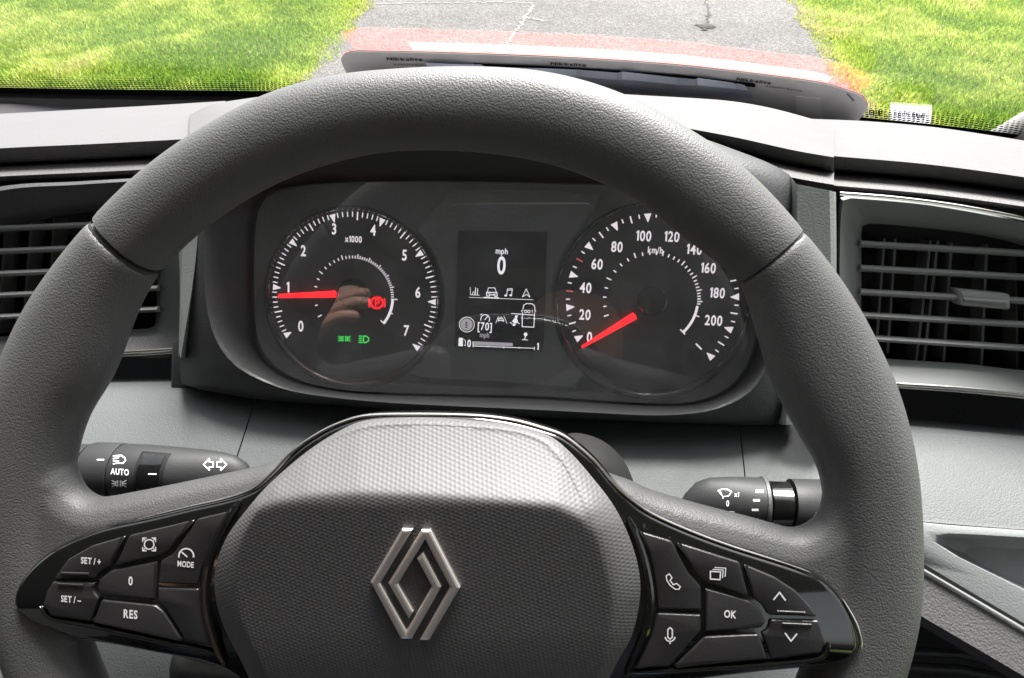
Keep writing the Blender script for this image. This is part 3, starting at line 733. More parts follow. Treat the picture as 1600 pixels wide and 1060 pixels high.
# warning lamps
I = Ink(CF, HD, 589, 473.5, 1); I.disc(0, 0, 12.5, 24, 11.5); lamp = I.done('warning_lamp', M['redhalo'], dl)
I = Ink(CF, HD+.0002, 589, 473.5, 1); I.arc(0, 0, 9.5, 0, 360, 2.4, 20, 8.5); I.line([(-2,5),(-2,-5),(2,-5),(3.5,-2),(2,0.5),(-2,0.5)], 1.5); I.line([(-12,-6),(-12,6)], 2.2); I.line([(12,-6),(12,6)], 2.2); I.done('icon', M['red'], lamp)
I = Ink(CF, HD, 568, 530.5, 1); I.line([(0,-5),(4,-5),(8,-2),(8,2),(4,5),(0,5)], 1.6, True)
for y in (-5, -1.7, 1.7, 5): I.line([(-7, y), (-2.5, y)], 1.6)
I.done('warning_lamp', M['green'], dl)
I = Ink(CF, HD, 538, 529.5, 1)
for s in (-1, 1):
    I.line([(s*2,-3.5),(s*4.5,-3),(s*4.5,3),(s*2,3.5)], 1.3, True)
    for q in (-1, 0, 1): I.line([(s*5.5, q*2), (s*9.5, q*4)], 1.2)
I.done('warning_lamp', M['green'], dl)
# display
scr = slab('display', CF, CF.poly([(716,360),(855,363),(849,549),(710,543)], .0052), [(0, .0030), (0, .0050), (-.0002, .0052)], M['screen'], clus)
HSC = .0054
def stxt(s, x, y, h, m=None, **k): return ctxt(scr, s, x, y, h, HSC, m or M['swhite'], **k)
stxt('mph', 784, 394, 9, bold=.02, sx=.85); stxt('0', 783.5, 415, 27, bold=.02, sx=.72); stxt('[70]', 757.5, 512, 12, bold=.015); stxt('mph', 757, 525, 8, M['sgrey'], bold=.02)
stxt('0', 733, 537, 11, bold=.03); stxt('1', 840.5, 541.5, 11, bold=.03)
S = Ink(CF, HSC, 690, 340, 1/4.816)
S.line([(215,525),(218,582),(285,586)], 4); S.line([(232,580),(236,560),(246,560),(246,580)], 4); S.line([(255,580),(256,530)], 6); S.line([(270,582),(271,535)], 5)
S.line([(345,560),(352,530),(400,530),(412,562)], 5); S.line([(338,565),(340,592),(360,592),(362,582),(398,583),(400,594),(418,594),(416,566)], 7, True); S.line([(345,563),(410,565)], 6); S.line([(350,575),(365,577)], 5); S.line([(392,578),(408,579)], 5)
S.line([(490,585),(495,538),(532,536),(528,580)], 5); S.disc(482, 588, 10, 12, 8); S.disc(520, 586, 10, 12, 8); S.line([(495,548),(532,546)], 5)
S.line([(608,598),(637,538),(665,600),(638,580)], 5, True)
S.fill([(205,603),(690,622),(690,618),(205,600)]); S.fill([(318,598),(430,602),(436,612),(316,607)])
S.arc(190, 806, 56, 0, 360, 5, 28)
S.arc(328, 765, 33, -35, 200, 6, 18); S.line([(325,770),(348,742)], 6); S.line([(292,735),(305,725)], 5)
S.line([(408,795),(428,745)], 4); S.line([(492,798),(470,745)], 4); S.line([(425,780),(430,762),(462,764),(468,782),(455,776),(440,775)], 6, True); S.line([(436,758),(442,750),(454,751),(458,760)], 4)
S.line([(525,722),(600,728)], 5); S.disc(562, 745, 9); S.fill([(535,775),(560,745),(575,780),(560,800),(540,795)]); S.line([(530,785),(575,735)], 4); S.disc(545, 808, 12, 12, 9); S.line([(515,790),(530,800)], 6); S.line([(585,800),(570,790)], 6)
S.line([(612,690),(618,660),(640,648),(680,650),(700,665),(702,700)], 6); S.line([(610,700),(600,705)], 7); S.line([(702,700),(708,708)], 7); S.line([(608,715),(606,822),(694,826),(700,718)], 6); S.line([(606,730),(698,735)], 5)
S.arc(632, 708, 10, 0, 360, 5, 12); S.arc(656, 708, 10, 0, 360, 5, 12); S.line([(682,698),(683,710)], 5); S.disc(684, 718, 3)
S.disc(632, 880, 14, 12); S.line([(634,885),(625,915)], 7); S.line([(605,920),(648,922)], 5)
S.fill([(130,905),(160,907),(160,970),(126,968)]); S.line([(165,915),(180,930),(178,965),(168,960)], 4)
S.line([(236,935),(236,975)], 5); S.line([(236,968),(700,985)], 5); S.line([(698,975),(698,997)], 5); S.line([(468,972),(468,986)], 5); S.line([(350,965),(350,975)], 4); S.line([(584,975),(584,986)], 4)
S.done('screen_symbols', M['swhite'], scr)
S = Ink(CF, HSC-.0001, 690, 340, 1/4.816); S.disc(188, 806, 46, 24); S.fill([(240,932),(535,945),(535,970),(240,962)]); S.done('screen_symbols', M['sgrey'], scr)
stxt('5', 728.8, 508, 9, M['screen'], bold=.02)
bpy.data.objects[scr.name]
# clear cover over the dials
cov = []
for j in range(9):
    t = j/8; row = []
    for i in range(25):
        s = i/24; p = CF.pt((-.165+.32*s, -.068+.14*t), .012+.006*math.cos((t-.5)*3.0)); row.append(p)
    cov.append(row)
P_ = [CF.uv(p[0], p[1], .011) for p in resample([(a+(795-a)*.012, b+(455-b)*.012) for a, b in in_px], 120, CC)]
slab('clear_cover', CF, P_, [(0, .0098), (0, .0106)], M['lens'], clus)

# ================================================================== DASHBOARD
dash = thing('dashboard', G(800, 640, .60)-np.array([0, 0, .1]), 'grey moulded plastic dashboard with an instrument hood, below the windscreen', 'dashboard')
xl = np.linspace(-700, 352, 60)
dl_ = lambda a: [(-700, a-.045), (-400, a-.03), (0, a-.006), (352, a)]
def shift(pts, dy): return [(x, y+dy) for x, y in pts]
LF = [(-700,292),(-300,248),(0,229),(150,222),(300,214),(352,210)]
LR = [(-700,215),(-300,190),(0,178),(130,171),(240,165),(352,158)]
dash_loft('dash_pad', xl, [(shift(LR, 9), dl_(.82)), (shift(LR, 6), dl_(.705)), (LR, dl_(.69)), ([(x, .35*y1+.65*y0) for (x, y1), y0 in zip(LF, np.interp([p[0] for p in LF], [p[0] for p in LR], [p[1] for p in LR]))], dl_(.58)), (shift(LF, -3), dl_(.488)), (LF, dl_(.479)), (shift(LF, 3), dl_(.474))], M['dash'], dash, flip=True, angle=50)
dash_loft('dash_front', xl, [(shift(LF, 3), dl_(.4745)), (shift(LF, 22), dl_(.481)), (shift(LF, 26), dl_(.486)), (shift(LF, 28), dl_(.505)), (shift(LF, 30), dl_(.503)), (shift(LF, 31), dl_(.488)), (shift(LF, 43), dl_(.474)), (shift(LF, 47), dl_(.472)), (shift(LF, 53), dl_(.475)), (shift(LF, 57), dl_(.492)), (shift(LF, 60), dl_(.492)), (shift(LF, 61), dl_(.483)), (shift(LF, 65), dl_(.483)), (shift(LF, 140), dl_(.505)), (shift(LF, 400), dl_(.58))], M['dashface'], dash, flip=True, angle=40)
xr = np.linspace(1268, 2300, 60)
dr2 = lambda a: [(1268, a), (1450, a-.012), (1600, a-.025), (2300, a-.09)]
RF = [(1268,236),(1303,241),(1450,254),(1600,274),(1800,306),(2300,400)]
RR_ = [(1268,186),(1360,190),(1460,199),(1550,212),(1650,228),(2300,330)]
RRf = np.interp([p[0] for p in RF], [p[0] for p in RR_], [p[1] for p in RR_])
dash_loft('dash_pad', xr, [(shift(RR_, 14), dr2(.80)), (shift(RR_, 6), dr2(.66)), (RR_, dr2(.645)), ([(x, .35*y1+.65*y0) for (x, y1), y0 in zip(RF, RRf)], dr2(.55)), (shift(RF, -3), dr2(.462)), (RF, dr2(.453)), (shift(RF, 3), dr2(.448))], M['dash'], dash, flip=True, angle=50)
dash_loft('dash_front', xr, [(shift(RF, 3), dr2(.4485)), (shift(RF, 20), dr2(.4545)), (shift(RF, 24), dr2(.459)), (shift(RF, 26), dr2(.478)), (shift(RF, 29), dr2(.476)), (shift(RF, 31), dr2(.462)), (shift(RF, 44), dr2(.446)), (shift(RF, 49), dr2(.4445)), (shift(RF, 54), dr2(.448)), (shift(RF, 57), dr2(.466)), (shift(RF, 60), dr2(.466)), (shift(RF, 130), dr2(.49)), (shift(RF, 420), dr2(.56))], M['dashface'], dash, flip=True, angle=40)
# instrument hood
xh = np.r_[np.linspace(296, 1303, 90)]
HR = [(296,180),(330,164),(380,155),(430,149),(560,140),(800,138),(1000,149),(1130,157),(1200,168),(1272,187),(1303,197)]
HF = [(296,222),(352,205),(430,195),(600,178),(800,174),(1000,185),(1070,197),(1150,212),(1240,232),(1303,243)]
HRf = np.interp([p[0] for p in HF], [p[0] for p in HR], [p[1] for p in HR])
dash_loft('instrument_hood', xh, [(shift(HR, 12), .83), (shift(HR, 3), .575), (HR, .56), ([(x, .3*y1+.7*y0) for (x, y1), y0 in zip(HF, HRf)], .51), ([(x, .75*y1+.25*y0) for (x, y1), y0 in zip(HF, HRf)], .445), (shift(HF, -3), .428), (HF, .422), (shift(HF, 3), .418)], M['dash'], dash, flip=True, angle=50)
dash_loft('hood_front', xh, [(shift(HF, 3), .4185), (shift(HF, 18), .4245), (shift(HF, 22), .429), (shift(HF, 25), .445), (shift(HF, 28), .443), (shift(HF, 29), .430), (shift(HF, 41), .413), (shift(HF, 46), .411), (shift(HF, 50), .415), (shift(HF, 60), .436), (shift(HF, 68), .460)], M['dashface'], dash, flip=True, angle=40)
# pillars either side of the cluster
rp = [[CF.P(x, y, h) for x, y in ((1238,262),(1236,400),(1234,500),(1228,640))] for h in (.000,)]
def strip(name, cols, mat, par=dash):
    """cols: list of (list of (px,py), height) running left to right"""
    rows = [[CF.P(x, y, h) for x, y in catmull([np.array(q, float) for q in pts], 5)] for pts, h in cols]
    return loft_obj(name, rows, mat, par, angle=30)
strip('hood_pillar', [([(1226,262),(1222,400),(1210,620),(1206,660)], .004), ([(1240,285),(1238,400),(1226,610),(1222,664)], .030), ([(1246,288),(1244,400),(1232,610),(1228,664)], .033), ([(1296,298),(1298,400),(1296,610),(1292,668)], .036), ([(1303,300),(1304,400),(1302,610),(1298,668)], .034), ([(1306,300),(1307,400),(1305,610),(1301,668)], .010)], M['column'])
strip('hood_pillar', [([(276,300),(279,380),(281,450),(279,560)], .006), ([(290,300),(285,390),(283,450),(280,552)], .030), ([(310,300),(309,368),(300,450),(282,560)], .034), ([(324,300),(322,368),(312,450),(300,560)], .010)], M['column'])
slab('cluster_surround', CF, CF.poly([(268,540),(295,500),(318,490),(330,560),(380,615),(300,611),(266,606)], .004), [(0, -.02), (0, .003), (-.002, .004)], M['dark'], dash)
# rear deck under the glass
def Gz(px, py, z): d = ray(px, py); return CAM + d*((z-CAM[2])/d[2])
ZB = 1.60
base_px = [(-900,110),(-500,128),(0,143),(430,149),(800,152),(1100,165),(1360,192),(1460,202),(1550,213),(1640,226),(1760,244)]
bq = catmull([np.array(p, float) for p in base_px], 8)
base3 = [Gz(x, y, ZB) for x, y in bq]
deck = [[p + np.array([0, dy, dz]) for p in base3] for dy, dz in ((.003, .0), (.0, -.001), (-.010, .002), (-.018, .000), (-.024, -.02), (-.05, -.04), (-.30, -.10))]
loft_obj('rear_deck', deck, M['dark'], dash, flip=True, angle=30)
tube('deck_lip', [p+np.array([0, -.045, -.012]) for p in base3], .0040, M['dash'], dash, seg=8)
dv = []
for k, (dx, dz) in enumerate(((0, -.02), (.012, .006), (.03, .012), (.05, .006), (.06, -.02))):
    dv.append([Gz(x, y, 1.585)+np.array([0, -dx, dz*t_]) for x, y, t_ in zip(np.linspace(-500, 240, 20), np.interp(np.linspace(-500, 240, 20), [-500, 0, 120, 240], [170, 163, 161, 165]), np.clip(np.linspace(3, .2, 20), 0, 1))])
loft_obj('defroster_lip', dv, M['dash'], dash, flip=True)

# ------------------------------------------------------------------ lower dashboard
def lower(name, lines, mat, xs, **k): return dash_loft(name, xs, lines, mat, dash, flip=True, **k)
LT = [(-700,570),(0,603),(150,605),(300,608),(400,622),(700,645),(900,655),(1150,661),(1250,664),(1395,667),(1600,685),(2300,740)]
def lowd(x): return [(-700, x-.02), (400, x), (1250, x), (2300, x-.04)]
segs = (('lower_panel_left', -700, 399, 364), ('lower_panel_centre', 401, 1154, 0), ('lower_panel_right', 1156, 2300, 0))
for nm, x0, x1, _ in segs:
    rows = []
    for dy, d in ((-14, .470), (-4, .452), (0, .446), (6, .441), (40, .428), (110, .410), (170, .398), (215 if nm != 'lower_panel_right' else 152, .392)):
        n = 40; r = []
        for i in range(n+1):
            x = x0+(x1-x0)*i/n
            # seams lean: shift the ends as the surface comes down
            s = dy/110.0
            if x1 == 399 and i > n-8: x -= 34*s*(i-(n-8))/8
            if x0 == 401 and i < 8: x -= 34*s*(8-i)/8
            if x1 == 1154 and i > n-8: x += 12*s*(i-(n-8))/8
            if x0 == 1156 and i < 8: x += 12*s*(8-i)/8
            y = interp_row(LT, [x])[0]+dy
            dd = d - (.02*max(0, x-1250)/1000)
            r.append(G(x, y, dd))
        rows.append(r)
    loft_obj('lower_panel', rows, M['lower'], dash, flip=True, angle=50)
xs = np.linspace(-700, 1250, 60)
LB = shift(LT, 215)
lower('knee_panel', [(LB, .40), (shift(LB, 60), .40), (shift(LB, 200), .385), (shift(LB, 330), .37), (shift(LB, 700), .40)], M['lower'], xs)
# storage tray and beam on the right
xs = np.linspace(1250, 2300, 50)
T0 = [(1250,795),(1440,815),(1600,828),(2300,880)]
dash_loft('tray_rear', xs, [(shift(T0, -4), .392), (T0, .391), (shift(T0, 2), .396), (shift(T0, 4), .391), (shift(T0, 8), .388), (shift(T0, 12), .395)], M['lower'], dash, flip=True)
TF = Frame(1520, 900, .348, 50)
tray_out = [(1400,800),(1440,816),(1600,829),(2200,880),(2200,1420),(1700,1045),(1600,984),(1438,887),(1400,862),(1380,830)]
pocket = [(1462,843),(1480,836),(1600,842),(1900,858),(2100,980),(2040,1160),(1900,1080),(1600,922),(1500,872),(1470,856)]
TC = (1680, 930)
def tring(pts, h, n=140): return [TF.P(p[0], p[1], h) for p in resample(pts, n, TC, 5)]
def exp_(pts, k): return [(TC[0]+(x-TC[0])*k, TC[1]+(y-TC[1])*k) for x, y in pts]
rows = [tring(tray_out, -.03), tring(tray_out, -.004), [TF.P(p[0], p[1], -.001) for p in (resample(tray_out, 140, TC, 5)*.85+resample(pocket, 140, TC, 5)*.15)], [TF.P(p[0], p[1], 0) for p in (resample(tray_out, 140, TC, 5)*.3+resample(pocket, 140, TC, 5)*.7)], tring(exp_(pocket, 1.025), .0), tring(pocket, -.002), tring(exp_(pocket, .985), -.006), tring(exp_(pocket, .93), -.013), tring(exp_(pocket, .8), -.016)]
V, F = loft(rows, True, False); n = len(rows[0]); F.append(tuple(range((len(rows)-1)*n, len(rows)*n)))
mesh_obj('storage_tray', V, F, M['tray'], dash, angle=45)
B0 = [(1380,852),(1438,888),(1600,983),(2000,1220)]
xs = np.linspace(1380, 2000, 30)
dash_loft('tray_front', xs, [(shift(B0, -3), .349), (B0, .3475), (shift(B0, 1.5), .353), (shift(B0, 4), .3525), (shift(B0, 6), .3465), (shift(B0, 74), .342), (shift(B0, 80), .347), (shift(B0, 90), .39)], M['dashface'], dash, flip=True)
tube('tray_bead', [G(x, y+1.5, .3460) for x, y in catmull([np.array(p, float) for p in B0], 10)], .0009, M['silver'], dash)
slab('footwell', TF, TF.poly([(1150,700),(2300,900),(2300,1900),(1000,1900)], -.10), [(0, -.16), (0, -.10)], M['black'], dash)
for y in (1022, 1046):
    tube('footwell_edge', [TF.P(1380, y-6, -.075), TF.P(1500, y, -.075), TF.P(1560, y+12, -.075)], .0025, M['dark'], dash)
# ================================================================== AIR VENTS
def vent(fr, label, c, outer, opening, slats, depth, lipmat, vanes, tab=None, slat_x=None, chrome=()):
    root = thing('air_vent', fr.P(c[0], c[1]+80, -.03), label, 'air vent', 'air vents beside the instruments')
    def rg(pts, h, k=1.0, n=120):
        R = resample([(c[0]+(x-c[0])*k, c[1]+(y-c[1])*k) for x, y in pts], n, c, 4); return [fr.P(p[0], p[1], h) for p in R]
    A, B = resample(outer, 120, c, 3), resample(opening, 120, c, 3)
    rows = [rg(outer, -.03), rg(outer, .006), [fr.P(*p, .0085) for p in A+(B-A)*.10], [fr.P(*p, .006) for p in A+(B-A)*.30], [fr.P(*p, -.004) for p in A+(B-A)*.85], [fr.P(*p, -.0065) for p in B], [fr.P(*p, -.012) for p in B], [fr.P(*p, -.06) for p in B]]
    V, F = loft(rows, True, False); n = 120; m = len(rows); mesh_obj('bezel', V, F, lipmat, root, angle=35)
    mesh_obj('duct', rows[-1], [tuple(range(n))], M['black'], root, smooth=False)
    for y0, y1 in slats:
        x0, x1 = slat_x; r = []
        for i in range(9):
            t = i/8; x = x0+(x1-x0)*t; y = y0+(y1-y0)*t; cc = fr.P(x, y, -.006)
            r.append([cc + fr.V*(.0020*math.cos(f)) + fr.N*(.0065*math.sin(f)) + fr.V*(.0006*math.sin(f)) for f in [2*math.pi*k/12 for k in range(12)]])
        V, F = loft(r, True, False); F.append(tuple(range(12))[::-1]); F.append(tuple(range(96, 108)))
        mesh_obj('slat', V, [f[::-1] for f in F], M['slat'], root, angle=60)
    for x0, y0, x1, y1 in vanes:
        a, b = fr.P(x0, y0, -.036), fr.P(x1, y1, -.036); cc = (a+b)/2; d = (b-a); l = np.linalg.norm(d)
        box('vane', cc, (.0014, .016, l), M['slat'], root, ax=(fr.U, fr.N, d/l))
    if tab:
        x0, y0, x1, y1 = tab; P = fillet([fr.uv(x0, y0, .002), fr.uv(x1, y0+8, .002), fr.uv(x1, y1, .002), fr.uv(x0+3, y1-7, .002)], .002)
        tb = slab('thumb_tab', fr, P, [(0, -.010), (0, .0005), (-.0008, .0018), (-.0022, .0024)], M['slat'], root)
        cx, cy = (x0+x1)/2, (y0+y1)/2
        Q = [fr.uv(x0+8, cy-3, .003), fr.uv(x1-6, cy+2, .003), fr.uv(x1-6, cy+6, .003), fr.uv(x0+8, cy+1, .003)]
        slab('ridge', fr, Q, [(0, .002), (0, .0032), (-.0003, .0038)], M['slat'], tb)
    for pts, r, h in chrome:
        q = catmull([np.array(p, float) for p in pts], 6); tube('trim_strip', [fr.P(x, y, h) for x, y in q], r, M['silver'], root, seg=8)
    return root
VR = Frame(1470, 460, DX(1470, .440), 28, -3)
vent(VR, 'right air vent with five slats and a small thumb tab, beside the wheel rim', (1480, 460),
     [(1313,308),(1330,306),(1450,317),(1600,344),(1720,370),(1760,420),(1760,560),(1740,640),(1600,618),(1450,606),(1330,598),(1312,580),(1308,440)],
     [(1352,350),(1420,354),(1520,366),(1591,382),(1625,400),(1640,440),(1640,540),(1625,578),(1500,568),(1380,560),(1352,552),(1346,540),(1346,440),(1346,360)],
     [(381,399),(419,436),(456,473),(492,510),(527,547)], 0, M['ventgrey'],
     [(1375,372,1362,548),(1392,372,1380,548),(1446,375,1424,560),(1457,375,1436,560),(1478,378,1466,560),(1532,380,1524,570),(1575,390,1580,575),(1610,400,1612,575)],
     tab=(1497,452,1580,485), slat_x=(1340,1648),
     chrome=[([(1312,303),(1400,310),(1500,323),(1600,342),(1720,368)], .0011, .0092), ([(1340,594),(1396,600),(1500,607),(1600,617),(1740,636)], .0012, .0092), ([(1340,598),(1396,604.5),(1500,612),(1600,622),(1740,641)], .0006, .0092)])
VL = Frame(120, 440, DX(120, .452), 28, 8)
vent(VL, 'left air vent with dark slats, partly hidden behind the left of the wheel rim', (120, 430),
     [(-140,330),(0,292),(120,284),(230,278),(284,278),(284,420),(282,548),(180,556),(0,563),(-140,580),(-170,460)],
     [(-60,400),(0,368),(34,352),(80,340),(150,330),(243,326),(245,420),(243,505),(236,513),(120,518),(0,526),(-60,520),(-80,460)],
     [(398-37*1.0,355-8),(397,387-5),(431,418),(465,450),(499,483)], 0, M['dark'],
     [(95,340,85,520),(60,345,46,520),(20,355,8,520),(190,335,185,515)], slat_x=(-80,252),
     chrome=[([(-140,569),(0,558),(190,551),(275,546)], .0012, .0092), ([(-140,574),(0,563),(190,556),(275,551)], .0006, .0092)])

# ================================================================== WINDSCREEN
RAKE = math.radians(42); GD = np.array([0, -math.cos(RAKE), math.sin(RAKE)]); GN = np.array([0, math.sin(RAKE), math.cos(RAKE)])
gx = [p for p in base3 if -1.45 < p[0] < .66]
def bend(p, s): return p + GD*s
ws = thing('windscreen', gx[len(gx)//2], 'clear windscreen with a dotted black edge along its base, above the dashboard', 'windscreen')
rows = [[bend(p, s) for p in gx] for s in np.linspace(-.03, .92, 12)]
loft_obj('glass', rows, M['glass'], ws, angle=80)
off = -GN*.003
def on_glass(i_f, s, h=.004): 
    i = int(min(max(i_f, 0), len(gx)-1.001)); t = i_f-i; return gx[i]*(1-t)+gx[i+1]*t + GD*s - GN*h
nI = len(gx)
def edge_curve(i_f):
    """extra height of the black edge where the screen turns up into its right pillar"""
    p = on_glass(i_f, 0); return max(0, (p[0]-.475))**1.6*5.5
rows = []
for s in (-.03, .022): rows.append([on_glass(i, s + edge_curve(i)*(s > 0)) for i in np.linspace(0, nI-1, 120)])
loft_obj('frit_band', rows, M['frit'], ws)
V = []; F = []
for r_ in range(6):
    s0 = .0248+r_*.0052; sz = (.0022, .0021, .0019, .0017, .0014, .0010)[r_]
    L_ = np.cumsum([0]+[np.linalg.norm(gx[i+1]-gx[i]) for i in range(nI-1)]); tot = L_[-1]; m = int(tot/.0042)
    for k in range(m):
        i_f = np.interp((k+.5*(r_ % 2)+.25)*.0042, L_, np.arange(nI)); b = on_glass(i_f, s0+edge_curve(i_f)); n0 = len(V)
        for f in range(6): V.append(b + np.array([1., 0, 0])*sz*math.cos(f*math.pi/3) + GD*sz*math.sin(f*math.pi/3))
        F.append(tuple(range(n0, n0+6)))
mesh_obj('frit_dots', V, F, M['frit'], ws, smooth=False, kind='stuff')
# point on the glass seen at a pixel
def glass_hit(px, py, h=.006):
    d = ray(px, py); best = None
    for k in range(60):
        t = .3 + k*.015
    # march: the glass at x is the base point of the same x, raised along GD
    X = np.array([p[0] for p in gx]); 
    lo, hi = .2, 1.4
    def f(t):
        q = CAM+d*t; b = np.array([np.interp(q[0], X, [p[j] for p in gx]) for j in range(3)]); return (q-b)@GN + h
    for _ in range(50):
        mid = (lo+hi)/2
        if f(mid) < 0: lo = mid
        else: hi = mid
    return CAM+d*lo
# sticker inside the glass, thin paper that lets daylight through
def paper_mat():
    m, t, b = newmat('sticker_paper'); b.inputs['Base Color'].default_value = (.82, .82, .84, 1); tl = N(t, 'ShaderNodeBsdfTranslucent'); tl.inputs[0].default_value = (.8, .8, .82, 1)
    mx = N(t, 'ShaderNodeMixShader'); mx.inputs[0].default_value = .5; t.links.new(b.outputs[0], mx.inputs[1]); t.links.new(tl.outputs[0], mx.inputs[2]); t.links.new(mx.outputs[0], t.nodes['Material Output'].inputs['Surface']); return m
st = thing('windscreen_sticker', glass_hit(1423, 190), 'small white sticker with grey print low on the right of the windscreen', 'sticker')
def gq(x, y, h): return glass_hit(x, y, h)
c4 = [gq(1391,163,.0012), gq(1390,187,.0012), gq(1454,194,.0012), gq(1456,168,.0012)]
V = c4+[p-GN*.0003 for p in c4]
o = mesh_obj('sticker_sheet', V, [(4,5,6,7), (3,2,1,0), (0,1,5,4), (1,2,6,5), (2,3,7,6), (3,0,4,7)], paper_mat(), st, smooth=False)
def sq(u, v): a = c4[0]+(c4[3]-c4[0])*u; b = c4[1]+(c4[2]-c4[1])*u; return a+(b-a)*v - GN*.0005
V = []; F = []
for k in range(26):
    u = .1+.8*k/26+RNG.uniform(-.01, .01); v = .35+.1*RNG.random(); hh = RNG.uniform(.12, .38); ww = RNG.uniform(.012, .03)
    if k in (7, 12, 13): continue
    n0 = len(V); V += [sq(u, v), sq(u, v+hh), sq(u+ww, v+hh), sq(u+ww, v)]; F.append((n0, n0+1, n0+2, n0+3))
mesh_obj('sticker_print', V, F, plastic('sticker_ink', (.22, .23, .27), .6), st, smooth=False)
V = []; F = []
for k, (x, w_, hh) in enumerate(((1358,2,7),(1364,2,9),(1368,2,6),(1372,3,9),(1377,2,7))):
    n0 = len(V); V += [gq(x, 172, .004), gq(x, 172+hh, .004), gq(x+w_, 172+hh, .004), gq(x+w_, 172, .004)]; F.append((n0, n0+1, n0+2, n0+3))
mesh_obj('glass_marking', V, F, M['frit'], ws, smooth=False)

# ================================================================== SIGN LYING AGAINST THE GLASS
top_px = [(536,92),(545,85),(562,81),(700,84),(900,92),(1060,103),(1200,119),(1290,132),(1335,146),(1352,158),(1357,172)]
tq = catmull([np.array(p, float) for p in top_px[2:9]], 6)
T3 = [glass_hit(x, y, .012) for x, y in tq]
SB = math.radians(SIGN_TILT := 50); 
sg = thing('road_sign', (T3[0]+T3[-1])/2-np.array([0, 0, .12]), 'grey back of a red and white road sign wedged under the windscreen', 'sign')
down = np.array([0, math.cos(SB)*1.0, -math.sin(SB)])      # from the top edge towards the base (tilts forward)
H_S = .13
cols = []; m_ = len(T3)
for i, p in enumerate(T3):
    L_ = H_S
    cols.append([p + down*L_*t for t in np.linspace(0, 1, 12)])
# rounded ends
def arcs(p, nxt, sgn):
    d = (p-nxt); d /= np.linalg.norm(d); out = []
    for a in (22, 45, 68, 88): 
        a = math.radians(a); r = .022; q = p + d*r*math.sin(a) + down*r*(1-math.cos(a)); L_ = H_S - r*(1-math.cos(a)); out.append([q + down*L_*t for t in np.linspace(0, 1, 12)])
    return out
cols = arcs(cols[0][0], cols[1][0], 0)[::-1] + cols + arcs(cols[-1][0], cols[-2][0], 0)
nc = len(cols)
fn = np.cross(np.array([1., 0, 0]), down); fn /= np.linalg.norm(fn)      # which way is the front
if fn[1] < 0: fn = -fn
thk = .0022
rowsb = [[cols[i][j] for i in range(nc)] for j in range(12)]; rowsf = [[cols[i][j]+fn*thk for i in range(nc)] for j in range(12)]
Vb, Fb = loft(rowsb); Vf, Ff = loft(rowsf); 
edge = []; idx = lambda j, i: j*nc+i; off_ = len(Vb)
bound = [(0, i) for i in range(nc)] + [(j, nc-1) for j in range(1, 12)] + [(11, i) for i in range(nc-2, -1, -1)] + [(j, 0) for j in range(10, 0, -1)]
for a, b in zip(bound, bound[1:]+bound[:1]): edge.append((idx(*a), idx(*b), off_+idx(*b), off_+idx(*a)))
M['signback'] = plastic('sign_back_grey', (.60, .585, .58), .55, 0, dust_haze=.6, var=.25)
M['signedge'] = plastic('sign_edge', (.62, .22, .20), .5)
M['signwhite'] = plastic('sign_white', (.66, .65, .64), .5)
M['signred'] = plastic('sign_red', (.85, .07, .06), .5)
mesh_obj('back_sheet', Vb+Vf, list(Fb)+edge, M['signback'], sg, smooth=False)
# front face: white with a red border at ends and foot and a thin red line at the top edge
me_ = mesh_obj('front_face', [np.array(v)+fn*.0004 for v in Vf], Ff, M['signwhite'], sg, smooth=False)
me_.data.materials.append(M['signred'])
for p in me_.data.polygons:
    j, i = divmod(p.index, nc-1)
    if j < 3 or i < 7 or i > nc-9: p.material_index = 1
tube('red_edge', [c[0]+fn*thk*.6 for c in cols], .0006, M['signedge'], sg, seg=6)
# printed words on the back
class SF_:                                        # local plane of the sign back at a column
    pass
def sign_frame(px, py):
    f = Frame.__new__(Frame); p = min(T3, key=lambda q: abs((800+FPX*((q-CAM)@RT)/((q-CAM)@FW))-px)); i = [k for k, q in enumerate(T3) if q is p][0]
    a, b = T3[max(i-1, 0)], T3[min(i+1, len(T3)-1)]; f.U = (b-a)/np.linalg.norm(b-a); f.O = p; v = -down; v = v - f.U*(v@f.U); f.V = v/np.linalg.norm(v); f.N = np.cross(f.U, f.V); return f
M['signink'] = plastic('sign_ink', (.03, .03, .03), .6)
for x, y, a in ((632,93,1), (888,101,1), (1178,127,1)):
    f = sign_frame(x, y); text('printed_text', f, 'Nikkalite', x, y, 8, .0010, M['signink'], sg, bold=.03, sx=1.15)
for x, y in ((645,102), (1225,139)):
    f = sign_frame(x, y); text('printed_text', f, 'Reflective Sheeting', x, y, 4.5, .0010, M['signink'], sg, bold=.01, sx=1.1)
# crumpled grey tape across the back, black below the lifted edge
up_px = [(664,98),(700,100),(752,101),(758,105),(850,107),(900,109),(965,114),(972,112),(1060,122),(1086,124),(1090,122),(1150,130),(1163,133)]
lo_px = [(672,112),(700,116),(752,120),(760,122),(850,130),(900,136),(965,142),(972,142),(1060,149),(1086,150),(1090,150),(1150,153),(1178,153)]
M['tape'] = plastic('grey_tape', (.42, .45, .52), .4, 0, var=.2); M['signblk'] = M['frit']
def rowpx(pts, h): 
    out = []
    for x, y in pts:
        f = sign_frame(x, y); out.append(f.P(x, y, h))
    return out
mids = [(a[0]*.6+b[0]*.4, a[1]*.6+b[1]*.4) for a, b in zip(up_px, lo_px)]
hh = [.004+.003*math.sin(i*2.1) for i in range(len(up_px))]
def rowph(pts, hs): return [sign_frame(x, y).P(x, y, h) for (x, y), h in zip(pts, hs)]
loft_obj('tape', [rowph(up_px, [.0005]*13), rowph(up_px, hh), rowph(mids, [h+.003 for h in hh]), rowph(lo_px, [.002]*13)], M['tape'], sg, flip=True, angle=20)
